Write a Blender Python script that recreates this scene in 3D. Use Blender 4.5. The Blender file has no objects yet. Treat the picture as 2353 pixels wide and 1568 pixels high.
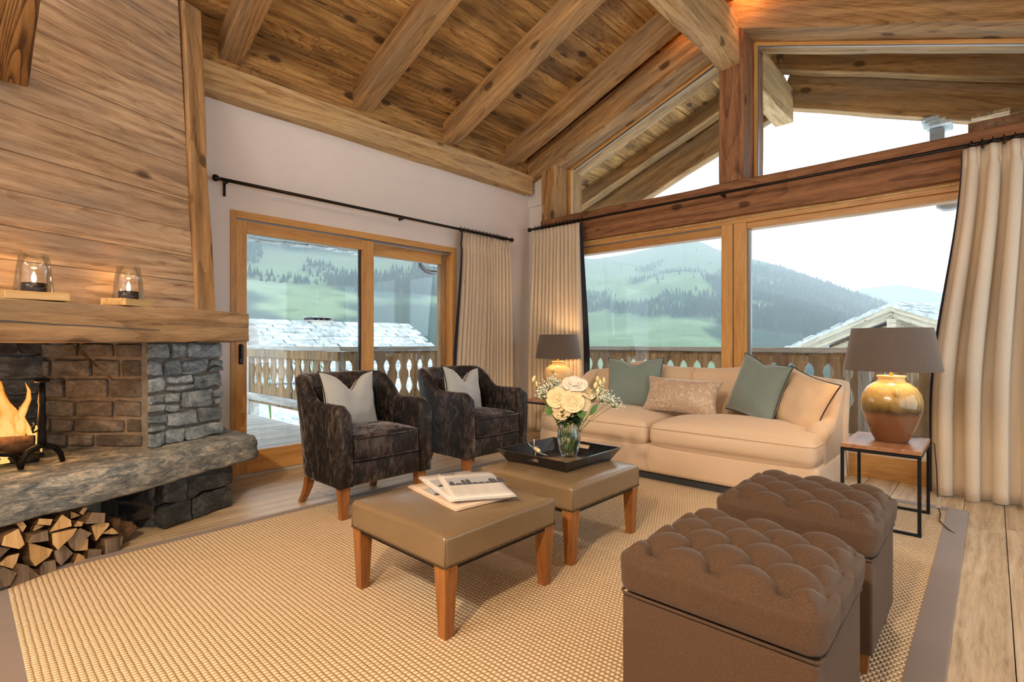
import bpy, math, random
from mathutils import Vector, Matrix, noise
random.seed(7)
PI = math.pi
C = bpy.context.scene.collection
S = bpy.context.scene

# ------------------------------------------------------------------ camera, world, lights, exposure
EYE = 1.15
TH = math.radians(42.85)          # heading of the camera: x runs along the door wall, y along the gable
cam = bpy.data.objects.new('camera', bpy.data.cameras.new('camera'))
C.objects.link(cam); S.camera = cam
cam.location = (0, 0, EYE); cam.rotation_euler = (PI/2, 0, TH - PI/2)
cam.data.sensor_width = 36; cam.data.lens = 36*1190/2353; cam.data.clip_end = 30000; cam.data.clip_start = .05

S.view_settings.view_transform = 'Standard'; S.view_settings.look = 'None'
S.view_settings.gamma = 1; S.view_settings.use_curve_mapping = False
S.view_settings.exposure = 0.1

w = bpy.data.worlds.new('overcast_sky'); S.world = w; w.use_nodes = True
nt = w.node_tree; nt.nodes.clear()
out = nt.nodes.new('ShaderNodeOutputWorld'); bg = nt.nodes.new('ShaderNodeBackground')
tc = nt.nodes.new('ShaderNodeTexCoord'); mp = nt.nodes.new('ShaderNodeMapping'); mp.inputs['Scale'].default_value = (1.2, 1.2, 4.5)
nz = nt.nodes.new('ShaderNodeTexNoise'); nz.inputs['Scale'].default_value = 2.2; nz.inputs['Detail'].default_value = 5; nz.inputs['Roughness'].default_value = .5
cr = nt.nodes.new('ShaderNodeValToRGB')
cr.color_ramp.elements[0].position = .30; cr.color_ramp.elements[0].color = (.34, .42, .49, 1)
cr.color_ramp.elements[1].position = .68; cr.color_ramp.elements[1].color = (.62, .67, .71, 1)
nt.links.new(tc.outputs['Generated'], mp.inputs['Vector']); nt.links.new(mp.outputs[0], nz.inputs['Vector'])
nt.links.new(nz.outputs['Fac'], cr.inputs[0]); nt.links.new(cr.outputs[0], bg.inputs[0]); nt.links.new(bg.outputs[0], out.inputs[0])
bg.inputs[1].default_value = 4.0

def lamp(name, kind, loc, energy, color, size=.1, target=None, spot=None, blend=.6, shape=None, size_y=None):
    l = bpy.data.lights.new(name, kind); l.energy = energy; l.color = color
    if kind == 'AREA':
        l.size = size
        if size_y: l.shape = 'RECTANGLE'; l.size_y = size_y
    else: l.shadow_soft_size = size
    if kind == 'SPOT': l.spot_size = math.radians(spot); l.spot_blend = blend
    o = bpy.data.objects.new(name, l); C.objects.link(o); o.location = loc
    if target is not None: o.rotation_euler = (Vector(target) - Vector(loc)).to_track_quat('-Z', 'Y').to_euler()
    return o
WARM = (1, .72, .44); WARM2 = (1, .80, .60); DAY = (.93, .97, 1)
# two unseen fill areas added to brighten the room, then warm ceiling lamps
lamp('high_fill_behind', 'AREA', (-2.7, 1.9, 4.12), 110, (1, .93, .85), 2.2, (2.6, 1.9, .6), size_y=.35)
lamp('ceiling_fill_behind', 'AREA', (-1.2, 1.4, 2.3), 300, (1, .96, .92), 1.8, (-1.2, 1.4, 5), size_y=1.8)
lamp('ceiling_lamp_behind', 'SPOT', (-1.3, .35, 2.9), 380, (1, .74, .47), .07, (1.05, 1.75, .1), spot=84, blend=.8)
lamp('ceiling_spot_hearth', 'SPOT', (.5, 1.9, 3.9), 110, WARM2, .08, (.7, 3.2, .6), spot=80, blend=.8)
lamp('ceiling_spot_sofa', 'SPOT', (3.0, .3, 3.7), 80, (1, .88, .74), .08, (3.9, 1.9, .4), spot=75, blend=.8)
lamp('ridge_glow', 'POINT', (5.08, 1.66, 4.55), 7, (1, .45, .16), .05)
lamp('ridge_glow_left', 'POINT', (5.08, 2.14, 4.53), 5, (1, .45, .16), .05)

# ------------------------------------------------------------------ helpers
def hx(s, k=1.0):
    s = s.lstrip('#'); r = []
    for i in (0, 2, 4):
        c = int(s[i:i+2], 16)/255; r.append((c/12.92 if c <= .04045 else ((c+.055)/1.055)**2.4)*k)
    return (*r, 1)
def tag(o, label=None, cat=None, group=None, kind=None):
    if label: o['label'] = label
    if cat: o['category'] = cat
    if group: o['group'] = group
    if kind: o['kind'] = kind
    return o
def empty(name, loc=(0,0,0), rz=0, parent=None, **k):
    o = bpy.data.objects.new(name, None); C.objects.link(o); o.location = loc; o.rotation_euler = (0, 0, rz)
    o.empty_display_size = .05
    if parent: o.parent = parent
    return tag(o, **k)
def mesh(vs, fs, smooth=False, mats=(), fm=None):
    m = bpy.data.meshes.new('m'); m.from_pydata([tuple(v) for v in vs], [], fs)
    for mm in mats: m.materials.append(mm)
    if fm: m.polygons.foreach_set('material_index', fm)
    if smooth: m.polygons.foreach_set('use_smooth', [True]*len(m.polygons))
    m.update(); return m
def obj(name, m, mat=None, parent=None, loc=None, rot=None, mw=None, **k):
    if isinstance(m, MB): m = m.mesh(mat)
    elif mat is not None and not m.materials: m.materials.append(mat)
    o = bpy.data.objects.new(name, m); C.objects.link(o)
    if parent: o.parent = parent
    if mw is not None: o.matrix_local = mw
    if loc is not None: o.location = loc
    if rot is not None: o.rotation_euler = rot
    return tag(o, **k)
def copy_tree(o, parent=None):
    c = o.copy(); C.objects.link(c)
    if parent: c.parent = parent
    for ch in o.children: copy_tree(ch, c)
    return c
class MB:
    def __init__(s, smooth=False): s.v = []; s.f = []; s.smooth = smooth
    def add(s, vs, fs, M=None):
        n = len(s.v)
        s.v += [tuple(M @ Vector(v)) for v in vs] if M is not None else [tuple(v) for v in vs]
        s.f += [tuple(i+n for i in f) for f in fs]; return s
    def box(s, x0, x1, y0, y1, z0, z1, M=None):
        vs = [(x, y, z) for x in (x0, x1) for y in (y0, y1) for z in (z0, z1)]
        return s.add(vs, [(0,1,3,2), (4,6,7,5), (0,4,5,1), (2,3,7,6), (0,2,6,4), (1,5,7,3)], M)
    def prism(s, poly, h0, h1, axis='z', M=None):     # poly in the plane, extruded along axis
        def P(a, b, h): return {'z': (a, b, h), 'y': (a, h, b), 'x': (h, a, b)}[axis]
        n = len(poly); vs = [P(a, b, h0) for a, b in poly] + [P(a, b, h1) for a, b in poly]
        fs = [tuple(range(n))[::-1], tuple(range(n, 2*n))] + [(i, (i+1) % n, (i+1) % n+n, i+n) for i in range(n)]
        if axis == 'y': fs = [f[::-1] for f in fs]
        return s.add(vs, fs, M)
    def lathe(s, prof, n=24, M=None, cap=True):       # prof: (r, z)
        vs = []; fs = []
        for r, z in prof:
            for i in range(n): vs.append((r*math.cos(2*PI*i/n), r*math.sin(2*PI*i/n), z))
        for j in range(len(prof)-1):
            for i in range(n): fs.append((j*n+i, j*n+(i+1) % n, (j+1)*n+(i+1) % n, (j+1)*n+i))
        if cap:
            if prof[0][0] > 1e-4: fs.append(tuple(range(n))[::-1])
            if prof[-1][0] > 1e-4: k = (len(prof)-1)*n; fs.append(tuple(range(k, k+n)))
        return s.add(vs, fs, M)
    def tube(s, pts, r, n=8, M=None, caps=True):
        pts = [Vector(p) for p in pts]; k = len(pts); vs = []; fs = []
        R = r if hasattr(r, '__len__') else [r]*k
        t0 = (pts[1]-pts[0]).normalized(); up = Vector((0,0,1)) if abs(t0.z) < .9 else Vector((1,0,0)); a = t0.cross(up).normalized()
        for i, p in enumerate(pts):
            t = (pts[min(i+1, k-1)]-pts[max(i-1, 0)]).normalized(); a = (a - t*a.dot(t)).normalized(); b = t.cross(a)
            for j in range(n):
                q = 2*PI*j/n; vs.append(p + (a*math.cos(q)+b*math.sin(q))*R[i])
        for i in range(k-1):
            for j in range(n): fs.append((i*n+j, i*n+(j+1) % n, (i+1)*n+(j+1) % n, (i+1)*n+j))
        if caps: fs.append(tuple(range(n))[::-1]); fs.append(tuple(range((k-1)*n, k*n)))
        return s.add(vs, fs, M)
    def mesh(s, mat=None): return mesh(s.v, s.f, s.smooth, [mat] if mat else [])
def axis_samples(h, r, n):
    if r > 0: return [-h, -h+r*.3, -h+r*.65, -h+r] + [(-h+r) + (2*h-2*r)*i/n for i in range(1, n)] + [h-r, h-r*.65, h-r*.3, h]
    return [-h + 2*h*i/n for i in range(n+1)]
def rbox(hx_, hy, hz, r=.02, n=(4,4,2), puff=(0,0,0), fn=None, exp=1.0):
    H = (hx_, hy, hz); A = [axis_samples(H[i], r, n[i]) for i in range(3)]
    vs = []; idx = {}; fs = []
    def V(p):
        k = (round(p[0], 5), round(p[1], 5), round(p[2], 5))
        if k in idx: return idx[k]
        q = Vector(p)
        if r > 0:
            c = Vector([max(-(H[i]-r), min(H[i]-r, p[i])) for i in range(3)]); d = q-c
            if d.length > 1e-9: q = c + d.normalized()*r
        u = [abs(p[i])/H[i] for i in range(3)]
        b = [max(0, 1-u[0]**2), max(0, 1-u[1]**2), max(0, 1-u[2]**2)]
        q.z += puff[2]*(p[2]/H[2])*(b[0]*b[1])**.6*exp
        q.x += puff[0]*(p[0]/H[0])*b[1]*b[2]; q.y += puff[1]*(p[1]/H[1])*b[0]*b[2]
        if fn: q = fn(q, p)
        idx[k] = len(vs); vs.append(q); return idx[k]
    for ax in range(3):
        a, b = [i for i in range(3) if i != ax]
        for sgn in (-1, 1):
            for i in range(len(A[a])-1):
                for j in range(len(A[b])-1):
                    c = []
                    for (ii, jj) in ((i, j), (i+1, j), (i+1, j+1), (i, j+1)):
                        p = [0,0,0]; p[ax] = sgn*H[ax]; p[a] = A[a][ii]; p[b] = A[b][jj]; c.append(V(p))
                    if (sgn > 0) == (ax == 1): c = c[::-1]
                    if len(set(c)) >= 3: fs.append(tuple(dict.fromkeys(c)))
    return vs, fs
def T(x, y, z): return Matrix.Translation((x, y, z))
def Rz(a): return Matrix.Rotation(a, 4, 'Z')
def Rx(a): return Matrix.Rotation(a, 4, 'X')
def Ry(a): return Matrix.Rotation(a, 4, 'Y')
def frame(o, x, z):                                   # matrix from origin, x axis, rough z axis
    x = Vector(x).normalized(); z = Vector(z); y = z.cross(x).normalized(); z = x.cross(y)
    return Matrix((( x.x, y.x, z.x, o[0]), (x.y, y.y, z.y, o[1]), (x.z, y.z, z.z, o[2]), (0,0,0,1)))

# ------------------------------------------------------------------ materials
def newmat(name):
    m = bpy.data.materials.new(name); m.use_nodes = True; nt = m.node_tree; nt.nodes.clear()
    o = nt.nodes.new('ShaderNodeOutputMaterial'); b = nt.nodes.new('ShaderNodeBsdfPrincipled'); nt.links.new(b.outputs[0], o.inputs[0])
    return m, nt, b, o
def N(nt, t, **k):
    n = nt.nodes.new('ShaderNode'+t)
    for a, v in k.items(): setattr(n, a, v)
    return n
def L(nt, a, b): nt.links.new(a, b)
def ramp(nt, fac, stops):
    r = N(nt, 'ValToRGB'); e = r.color_ramp.elements
    while len(e) < len(stops): e.new(.5)
    for i, (p, c) in enumerate(stops): e[i].position = p; e[i].color = c
    L(nt, fac, r.inputs[0]); return r.outputs[0]
def mixc(nt, fac, a, b, mode='MIX'):
    m = N(nt, 'Mix', data_type='RGBA', blend_type=mode)
    for s, v in ((m.inputs[0], fac), (m.inputs[6], a), (m.inputs[7], b)):
        if hasattr(v, 'is_linked'): L(nt, v, s)
        else: s.default_value = v
    return m.outputs[2]
def mth(nt, op, a, b=None, c=None):
    m = N(nt, 'Math', operation=op)
    for i, v in enumerate((a, b, c)):
        if v is None: continue
        if hasattr(v, 'is_linked'): L(nt, v, m.inputs[i])
        else: m.inputs[i].default_value = v
    return m.outputs[0]
def coords(nt, scale=(1,1,1), rnd=True):
    tc = N(nt, 'TexCoord'); src = tc.outputs['Object']
    if rnd:
        oi = N(nt, 'ObjectInfo'); vm = N(nt, 'VectorMath', operation='SCALE'); cb = N(nt, 'CombineXYZ')
        cb.inputs[0].default_value = 37; cb.inputs[1].default_value = 23; cb.inputs[2].default_value = 51
        L(nt, cb.outputs[0], vm.inputs[0]); L(nt, oi.outputs['Random'], vm.inputs[3])
        va = N(nt, 'VectorMath', operation='ADD'); L(nt, src, va.inputs[0]); L(nt, vm.outputs[0], va.inputs[1]); src = va.outputs[0]
    mp = N(nt, 'Mapping'); mp.inputs['Scale'].default_value = scale; L(nt, src, mp.inputs[0]); return mp.outputs[0]
def noise_(nt, vec, scale, detail=4, rough=.55, dist=0):
    n = N(nt, 'TexNoise'); n.inputs['Scale'].default_value = scale; n.inputs['Detail'].default_value = detail
    n.inputs['Roughness'].default_value = rough; n.inputs['Distortion'].default_value = dist; L(nt, vec, n.inputs['Vector']); return n.outputs['Fac']
def bump(nt, b, h, strength=.3, dist=.01):
    n = N(nt, 'Bump'); n.inputs['Strength'].default_value = strength; n.inputs['Distance'].default_value = dist
    L(nt, h, n.inputs['Height']); L(nt, n.outputs[0], b.inputs['Normal'])
def wood(name, light, mid, dark, axis='X', knots=.5, grain=1.0, rings=1.0, rough=.6, bmp=.35, grey=None, vary=.12, rnd=True, spec=.3, sat=.96, ringw=.13):
    m, nt, b, o = newmat(name)
    ai = 'XYZ'.index(axis); sc = [1,1,1]; sc[ai] = .10; v = coords(nt, sc, rnd)
    s2 = [1,1,1]; s2[ai] = .22; v2 = coords(nt, s2, rnd)
    lo = noise_(nt, v2, 5.0, 2, .5)
    wv = N(nt, 'TexWave', wave_type='RINGS', rings_direction=axis, wave_profile='SIN'); wv.inputs['Scale'].default_value = 4.5*rings
    wv.inputs['Distortion'].default_value = 12; wv.inputs['Detail'].default_value = 3; wv.inputs['Detail Scale'].default_value = 1.1; wv.inputs['Detail Roughness'].default_value = .55
    L(nt, v, wv.inputs['Vector'])
    g = noise_(nt, v, 60*grain, 5, .7, .3)
    g2 = noise_(nt, v, 16*grain, 4, .6, .5)
    f = mth(nt, 'ADD', mth(nt, 'MULTIPLY', wv.outputs['Fac'], .12), mth(nt, 'ADD', mth(nt, 'MULTIPLY', g, .58), mth(nt, 'MULTIPLY', g2, .34)))
    # growth rings: contour lines of a stretched field, so they close into long ovals
    fld = noise_(nt, v, 3.2*rings**.5, 1.5, .45, .35); fr_ = mth(nt, 'FRACT', mth(nt, 'MULTIPLY', fld, 34*rings))
    ln_ = mth(nt, 'POWER', fr_, 3.0)
    f = mth(nt, 'SUBTRACT', f, mth(nt, 'MULTIPLY', ln_, ringw))
    col = ramp(nt, f, [(.28, dark), (.47, mid), (.68, light)])
    if grey:
        pf = N(nt, 'MapRange'); pf.inputs[1].default_value = .44; pf.inputs[2].default_value = .66; L(nt, lo, pf.inputs[0])
        col = mixc(nt, mth(nt, 'MULTIPLY', pf.outputs[0], .75), col, mixc(nt, f, dark, grey))
    h = f
    if knots > 0:
        ks = [1,1,1]; ks[ai] = .55; kv = coords(nt, ks, rnd)
        vo = N(nt, 'TexVoronoi'); vo.inputs['Scale'].default_value = 5.6; L(nt, kv, vo.inputs['Vector'])
        kn = N(nt, 'MapRange'); kn.inputs[1].default_value = .24; kn.inputs[2].default_value = .15; L(nt, mth(nt, 'ADD', vo.outputs['Distance'], mth(nt, 'MULTIPLY', mth(nt, 'SUBTRACT', g2, .5), .22)), kn.inputs[0])
        keep = mth(nt, 'LESS_THAN', N2(nt, vo.outputs['Color']), knots)
        km = mth(nt, 'MULTIPLY', kn.outputs[0], keep)
        col = mixc(nt, mth(nt, 'MULTIPLY', km, .8), col, tuple(c*.42 for c in dark[:3])+(1,)); h = mth(nt, 'SUBTRACT', f, mth(nt, 'MULTIPLY', km, .3))
    oi = N(nt, 'ObjectInfo'); vr = N(nt, 'MapRange'); vr.inputs[3].default_value = 1-vary; vr.inputs[4].default_value = 1+vary; L(nt, oi.outputs['Random'], vr.inputs[0])
    hs = N(nt, 'HueSaturation'); hs.inputs['Saturation'].default_value = sat; hs.inputs['Hue'].default_value = .507; L(nt, vr.outputs[0], hs.inputs['Value']); L(nt, col, hs.inputs['Color'])
    L(nt, hs.outputs[0], b.inputs['Base Color']); b.inputs['Roughness'].default_value = rough; b.inputs['Specular IOR Level'].default_value = spec
    bump(nt, b, h, bmp, .012); return m
def N2(nt, c):
    s = N(nt, 'SeparateColor'); L(nt, c, s.inputs[0]); return s.outputs[0]
def plain(name, col, rough=.5, metal=0, nscale=0, nvar=.1, bmp=0, spec=.5, sheen=0, coat=0, bscale=None, rnd=False):
    m, nt, b, o = newmat(name); b.inputs['Base Color'].default_value = col; b.inputs['Roughness'].default_value = rough; b.inputs['Metallic'].default_value = metal
    b.inputs['Specular IOR Level'].default_value = spec; b.inputs['Sheen Weight'].default_value = sheen; b.inputs['Coat Weight'].default_value = coat
    if nscale:
        v = coords(nt, (1,1,1), rnd); f = noise_(nt, v, nscale, 5, .6)
        L(nt, ramp(nt, f, [(.3, tuple(c*(1-nvar) for c in col[:3])+(1,)), (.7, tuple(min(1, c*(1+nvar)) for c in col[:3])+(1,))]), b.inputs['Base Color'])
        if bmp: bump(nt, b, noise_(nt, v, bscale or nscale*4, 4, .6), bmp, .004)
    return m
def weave(name, c1, c2, scale=400, rough=.9, bmp=.25, sheen=.3, blotch=.12):
    m, nt, b, o = newmat(name); v = coords(nt, (1,1,1), True)
    f = noise_(nt, v, scale, 2, .7); lo = noise_(nt, v, 5, 4, .6)
    col = ramp(nt, f, [(.35, c2), (.65, c1)])
    col = mixc(nt, mth(nt, 'MULTIPLY', lo, blotch*2), col, tuple(c*.7 for c in c2[:3])+(1,))
    L(nt, col, b.inputs['Base Color']); b.inputs['Roughness'].default_value = rough; b.inputs['Sheen Weight'].default_value = sheen; b.inputs['Sheen Roughness'].default_value = .5
    b.inputs['Specular IOR Level'].default_value = .2
    bump(nt, b, mth(nt, 'ADD', mth(nt, 'MULTIPLY', f, .4), noise_(nt, v, 14, 3, .5)), bmp, .006); return m
def velvet(name, dark, sheen_col):
    m, nt, b, o = newmat(name); v = coords(nt, (1,1,.45), True)
    f = noise_(nt, v, 30, 7, .78, .6); lo = noise_(nt, v, 4, 2, .5)
    k = mth(nt, 'ADD', mth(nt, 'MULTIPLY', f, .7), mth(nt, 'MULTIPLY', lo, .3))
    col = ramp(nt, k, [(.42, dark), (.50, tuple(c*2.0 for c in dark[:3])+(1,)), (.60, sheen_col)])
    L(nt, col, b.inputs['Base Color']); b.inputs['Roughness'].default_value = .55
    s = ramp(nt, k, [(.46, (.03,.03,.03,1)), (.60, (1,1,1,1))]); L(nt, s, b.inputs['Sheen Weight']); b.inputs['Sheen Roughness'].default_value = .35
    b.inputs['Sheen Tint'].default_value = (.75, .68, .66, 1); b.inputs['Specular IOR Level'].default_value = .35
    bump(nt, b, k, .35, .012); return m
def stone(name, c1, c2, c3, bmp=.8, scale=9, rnd=True, rough=.85, vary=.25, sz=1.6):
    m, nt, b, o = newmat(name); v = coords(nt, (1,1,sz), rnd)
    f = noise_(nt, v, scale, 8, .68, .6); g = noise_(nt, v, scale*5, 5, .7)
    k = mth(nt, 'ADD', mth(nt, 'MULTIPLY', f, .65), mth(nt, 'MULTIPLY', g, .35))
    col = ramp(nt, k, [(.36, c1), (.5, c2), (.64, c3)])
    oi = N(nt, 'ObjectInfo'); vr = N(nt, 'MapRange'); vr.inputs[3].default_value = 1-vary; vr.inputs[4].default_value = 1+vary; L(nt, oi.outputs['Random'], vr.inputs[0])
    hs = N(nt, 'HueSaturation'); L(nt, vr.outputs[0], hs.inputs['Value']); L(nt, col, hs.inputs['Color'])
    L(nt, hs.outputs[0], b.inputs['Base Color']); b.inputs['Roughness'].default_value = rough
    bump(nt, b, k, bmp, .03); return m
def glass_pane(name, tint=(.97, .99, 1, 1), refl=.07):
    m = bpy.data.materials.new(name); m.use_nodes = True; nt = m.node_tree; nt.nodes.clear()
    o = N(nt, 'OutputMaterial'); mx = N(nt, 'MixShader'); t = N(nt, 'BsdfTransparent'); g = N(nt, 'BsdfGlossy'); g.inputs['Roughness'].default_value = .0
    t.inputs[0].default_value = tint; fr = N(nt, 'Fresnel'); fr.inputs[0].default_value = 1.45
    L(nt, mth(nt, 'MINIMUM', mth(nt, 'MULTIPLY', fr.outputs[0], 1.0), .5), mx.inputs[0]); L(nt, t.outputs[0], mx.inputs[1]); L(nt, g.outputs[0], mx.inputs[2]); L(nt, mx.outputs[0], o.inputs[0]); return m
def emit(name, col, s):
    m = bpy.data.materials.new(name); m.use_nodes = True; nt = m.node_tree; nt.nodes.clear()
    o = N(nt, 'OutputMaterial'); e = N(nt, 'Emission'); e.inputs[0].default_value = col; e.inputs[1].default_value = s; L(nt, e.outputs[0], o.inputs[0]); return m

M = {}
M['panel'] = wood('reclaimed_panel', hx('#DAB78E'), hx('#BA946C'), hx('#75543A'), 'X', .2, 1, 1.0, .7, .5, grey=hx('#A79A8C'), vary=.07, ringw=.09, sat=.85)
M['beam'] = wood('hewn_beam', hx('#CFA06A'), hx('#AC7D4A'), hx('#6F4A28'), 'X', .22, 1.1, .6, .7, .6, grey=hx('#B59C7B'), vary=.06)
M['beam_pale'] = wood('pale_beam', hx('#E2C08E'), hx('#C79E6A'), hx('#8A643A'), 'X', .2, 1.1, .6, .7, .5, grey=hx('#C9B48F'), vary=.05)
M['beam_red'] = wood('brown_beam', hx('#A9714A'), hx('#8A5A3A'), hx('#563521'), 'X', .3, 1.1, .6, .6, .5, vary=.05)
M['mantel'] = wood('mantel_oak', hx('#C3A079'), hx('#A4815C'), hx('#73553A'), 'X', .15, 1.2, .5, .7, .5, grey=hx('#A99A88'), vary=.03)
M['ceil'] = wood('ceiling_board', hx('#D6A35E'), hx('#AE7B41'), hx('#56361B'), 'X', .75, .8, 1.6, .65, .5, grey=hx('#6A4A2C'), vary=.14)
M['flat'] = wood('flat_sawn', hx('#A8763F'), hx('#875B2E'), hx('#4A2C14'), 'X', .1, .7, 1.4, .6, .3, vary=.03, ringw=.30)
M['larch'] = wood('larch_frame', hx('#DDA35A'), hx('#C98D48'), hx('#A46C32'), 'Z', 0, 1, .4, .42, .12, vary=.03, spec=.5, ringw=.03)
M['larch_x'] = wood('larch_frame_x', hx('#DDA35A'), hx('#C98D48'), hx('#A46C32'), 'X', 0, 1, .4, .42, .12, vary=.03, spec=.5, ringw=.03)
M['larch_y'] = wood('larch_frame_y', hx('#D29A56'), hx('#BE8444'), hx('#9A6430'), 'Y', 0, 1, .4, .42, .12, vary=.03, spec=.5, ringw=.03)
M['floor'] = wood('oak_floor', hx('#DCC6A2'), hx('#C4A881'), hx('#937551'), 'X', .12, 1, 1.6, .36, .15, vary=.08, spec=.6, ringw=.07, sat=.8)
M['leg'] = wood('leg_wood', hx('#A8682F'), hx('#8A4F1F'), hx('#5C3210'), 'Z', 0, 1, .4, .4, .08, vary=.04, spec=.5, ringw=.04)
M['tabletop'] = wood('table_top_wood', hx('#B9825C'), hx('#9A6545'), hx('#6B4029'), 'X', 0, 1, .4, .3, .08, vary=.03, spec=.6)
M['outwood'] = wood('weathered_wood', hx('#C8A680'), hx('#A58058'), hx('#6F5238'), 'Z', .2, 1, .5, .8, .3, grey=hx('#A79684'), vary=.15)
M['outgrey'] = wood('grey_wood', hx('#D3D1CB'), hx('#B4B1AA'), hx('#8B8780'), 'X', .1, 1, .5, .8, .3, vary=.06)
M['outgrey_y'] = wood('grey_wood_y', hx('#B7ADA3'), hx('#95897E'), hx('#6D6259'), 'Y', .1, 1, .5, .7, .3, vary=.06)
M['pine'] = wood('pine_block', hx('#E0BE8C'), hx('#CFA870'), hx('#AA7F48'), 'X', 0, 1, .5, .6, .15, vary=.04)
M['endgrain'] = wood('split_log', hx('#E3C08E'), hx('#CDA672'), hx('#A67F50'), 'Z', 0, .6, .6, .8, .5, vary=.12)
M['endgrey'] = wood('weathered_log', hx('#A3917F'), hx('#7F6E60'), hx('#54483F'), 'Z', 0, .6, .6, .85, .5, vary=.15)
M['bark'] = wood('bark', hx('#7C5F45'), hx('#5A412D'), hx('#2F2118'), 'Y', 0, .6, .6, .95, .9, vary=.15)
M['wall'] = plain('wall_plaster', hx('#E6DFDA'), .9, 0, 6, .02, .06, .2, bscale=60)
M['stone'] = stone('grey_stone', hx('#56626A'), hx('#8C9BA4'), hx('#C8D4DA'), .9, 8)
M['stone_in'] = stone('sooty_stone', hx('#403E3E'), hx('#65625F'), hx('#87847F'), .7, 7)
M['stone_dk'] = stone('dark_stone', hx('#23262A'), hx('#40454A'), hx('#6B7074'), .9, 7)
M['slab'] = stone('hearth_slab', hx('#3E474F'), hx('#878E90'), hx('#D6D1C0'), 1.0, 9, sz=3.2)
M['mortar'] = plain('mortar', hx('#837C74'), .95, 0, 14, .25, .4, .1)
M['mortar_dk'] = plain('mortar_dark', hx('#3B332C'), .95, 0, 14, .25, .4, .1)
M['iron'] = plain('black_iron', hx('#1E1A18'), .5, .7, 20, .3, .2)
M['bronze'] = plain('bronze_rod', hx('#2E2722'), .4, .75, 12, .2, .05)
M['black'] = plain('black_metal', hx('#17191C'), .45, .5)
M['handle'] = plain('dark_handle', hx('#2A3037'), .35, .6)
M['alu'] = plain('grey_aluminium', hx('#8D9499'), .35, .7)
M['gasket'] = plain('dark_gasket', hx('#33373A'), .6)
M['glass'] = glass_pane('window_glass')
M['curtain'] = weave('curtain_linen', hx('#E2D5C0'), hx('#CFC0A8'), 300, .95, .15, .2, .06)
M['lining'] = weave('navy_edge', hx('#2B2E3E'), hx('#1F2230'), 300, .9, .15, .2, .05)
M['sofa'] = weave('sofa_linen', hx('#DFC8AC'), hx('#CDB395'), 500, .92, .18, .25, .05)
M['velvet'] = velvet('crushed_velvet', hx('#0E0B0C'), hx('#4E423D'))
M['teal'] = weave('teal_silk', hx('#84958F'), hx('#6B7C78'), 300, .55, .2, .6, .1)
M['teal_pipe'] = plain('teal_piping', hx('#37433F'), .7)
M['blackpipe'] = plain('black_piping', hx('#15120F'), .7)
M['greycush'] = weave('grey_cushion', hx('#AEB3B3'), hx('#959A9B'), 300, .7, .15, .6, .06)
M['beigecush'] = weave('cream_cushion', hx('#DFC7A8'), hx('#CBB08D'), 400, .85, .2, .3, .06)
M['leather'] = plain('olive_leather', hx('#7F6B50'), .25, 0, 4, .08, .10, .7, bscale=60)
M['seam'] = plain('seam', hx('#5C4C39'), .6)
M['nail'] = plain('bronze_nail', hx('#5B4A37'), .35, .9)
M['suede'] = weave('brown_suede', hx('#5F4A3A'), hx('#4E3C2E'), 260, .85, .12, .12, .10)
M['shade'] = weave('taupe_shade', hx('#6E6259'), hx('#5C5048'), 260, .9, .12, .3, .12)
M['shade_in'] = plain('shade_lining', hx('#E8D7B8'), .8)
M['brass'] = plain('brass', hx('#C9A25E'), .3, .9)
M['bulb'] = emit('lamp_bulb', (1, .72, .42, 1), 12)
M['tray'] = plain('black_lacquer', hx('#14161A'), .22, 0, coat=.3)
M['tray_in'] = plain('tray_inside', hx('#222A30'), .25, 0, coat=.5)
M['chrome'] = plain('chrome', hx('#D8D8D6'), .12, 1)
M['ivory'] = plain('ivory_handle', hx('#DCCFA6'), .4)
M['paper'] = plain('newsprint', hx('#D9D6D0'), .85, 0, 20, .03)
M['paper_pink'] = plain('newsprint_warm', hx('#DBC5AE'), .85)
M['ink'] = plain('ink', hx('#4E5058'), .9)
M['photo'] = plain('photo_tint', hx('#AEB2B8'), .85)
M['inkgrey'] = plain('ink_grey', hx('#B9B7B3'), .9)
M['cable'] = plain('brown_cable', hx('#3A2B22'), .5)
M['plastic'] = plain('beige_plastic', hx('#BFAE96'), .5)
M['candle'] = plain('dark_candle_cup', hx('#2C2826'), .2, .6)
M['wax'] = plain('wax', hx('#F0E2C0'), .5)
M['flame'] = emit('candle_flame', (1, .62, .25, 1), 14)
M['petal'] = plain('cream_petal', hx('#E6CFA0'), .6, 0, 8, .06, .05, sheen=.3)
M['petal_w'] = plain('white_petal', hx('#E2DCCB'), .6, 0, 8, .04, .05, sheen=.3)
M['leaf'] = plain('leaf_green', hx('#4E7A2A'), .5, 0, 10, .3)
M['leaf_dk'] = plain('dark_leaf', hx('#24401E'), .5, 0, 10, .4)
M['stem'] = plain('stem_green', hx('#5F8038'), .5)
M['bud'] = plain('bud_cream', hx('#E9E0A0'), .55)
M['tiny'] = plain('tiny_blossom', hx('#E6EBDD'), .7)
M['slate'] = stone('roof_slate', hx('#7F8A8C'), hx('#B5BDBC'), hx('#DDE2DF'), .6, 3, vary=.2)
M['plaster_out'] = plain('outside_plaster', hx('#C9C4BA'), .9)
M['barge'] = wood('barge_board', hx('#C9BFA9'), hx('#AFA48E'), hx('#857B68'), 'X', .1, .5, .3, .8, .3, vary=.05)
M['bark_out'] = wood('dark_boards', hx('#8A6E52'), hx('#6C533C'), hx('#453324'), 'Z', .1, .5, .3, .8, .3, vary=.15)
m, nt, b, o = newmat('vase_glass')                     # clear glass
b.inputs['Transmission Weight'].default_value = 1; b.inputs['Roughness'].default_value = .0; b.inputs['IOR'].default_value = 1.45; b.inputs['Base Color'].default_value = (.95, .98, .97, 1); M['vglass'] = m
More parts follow.
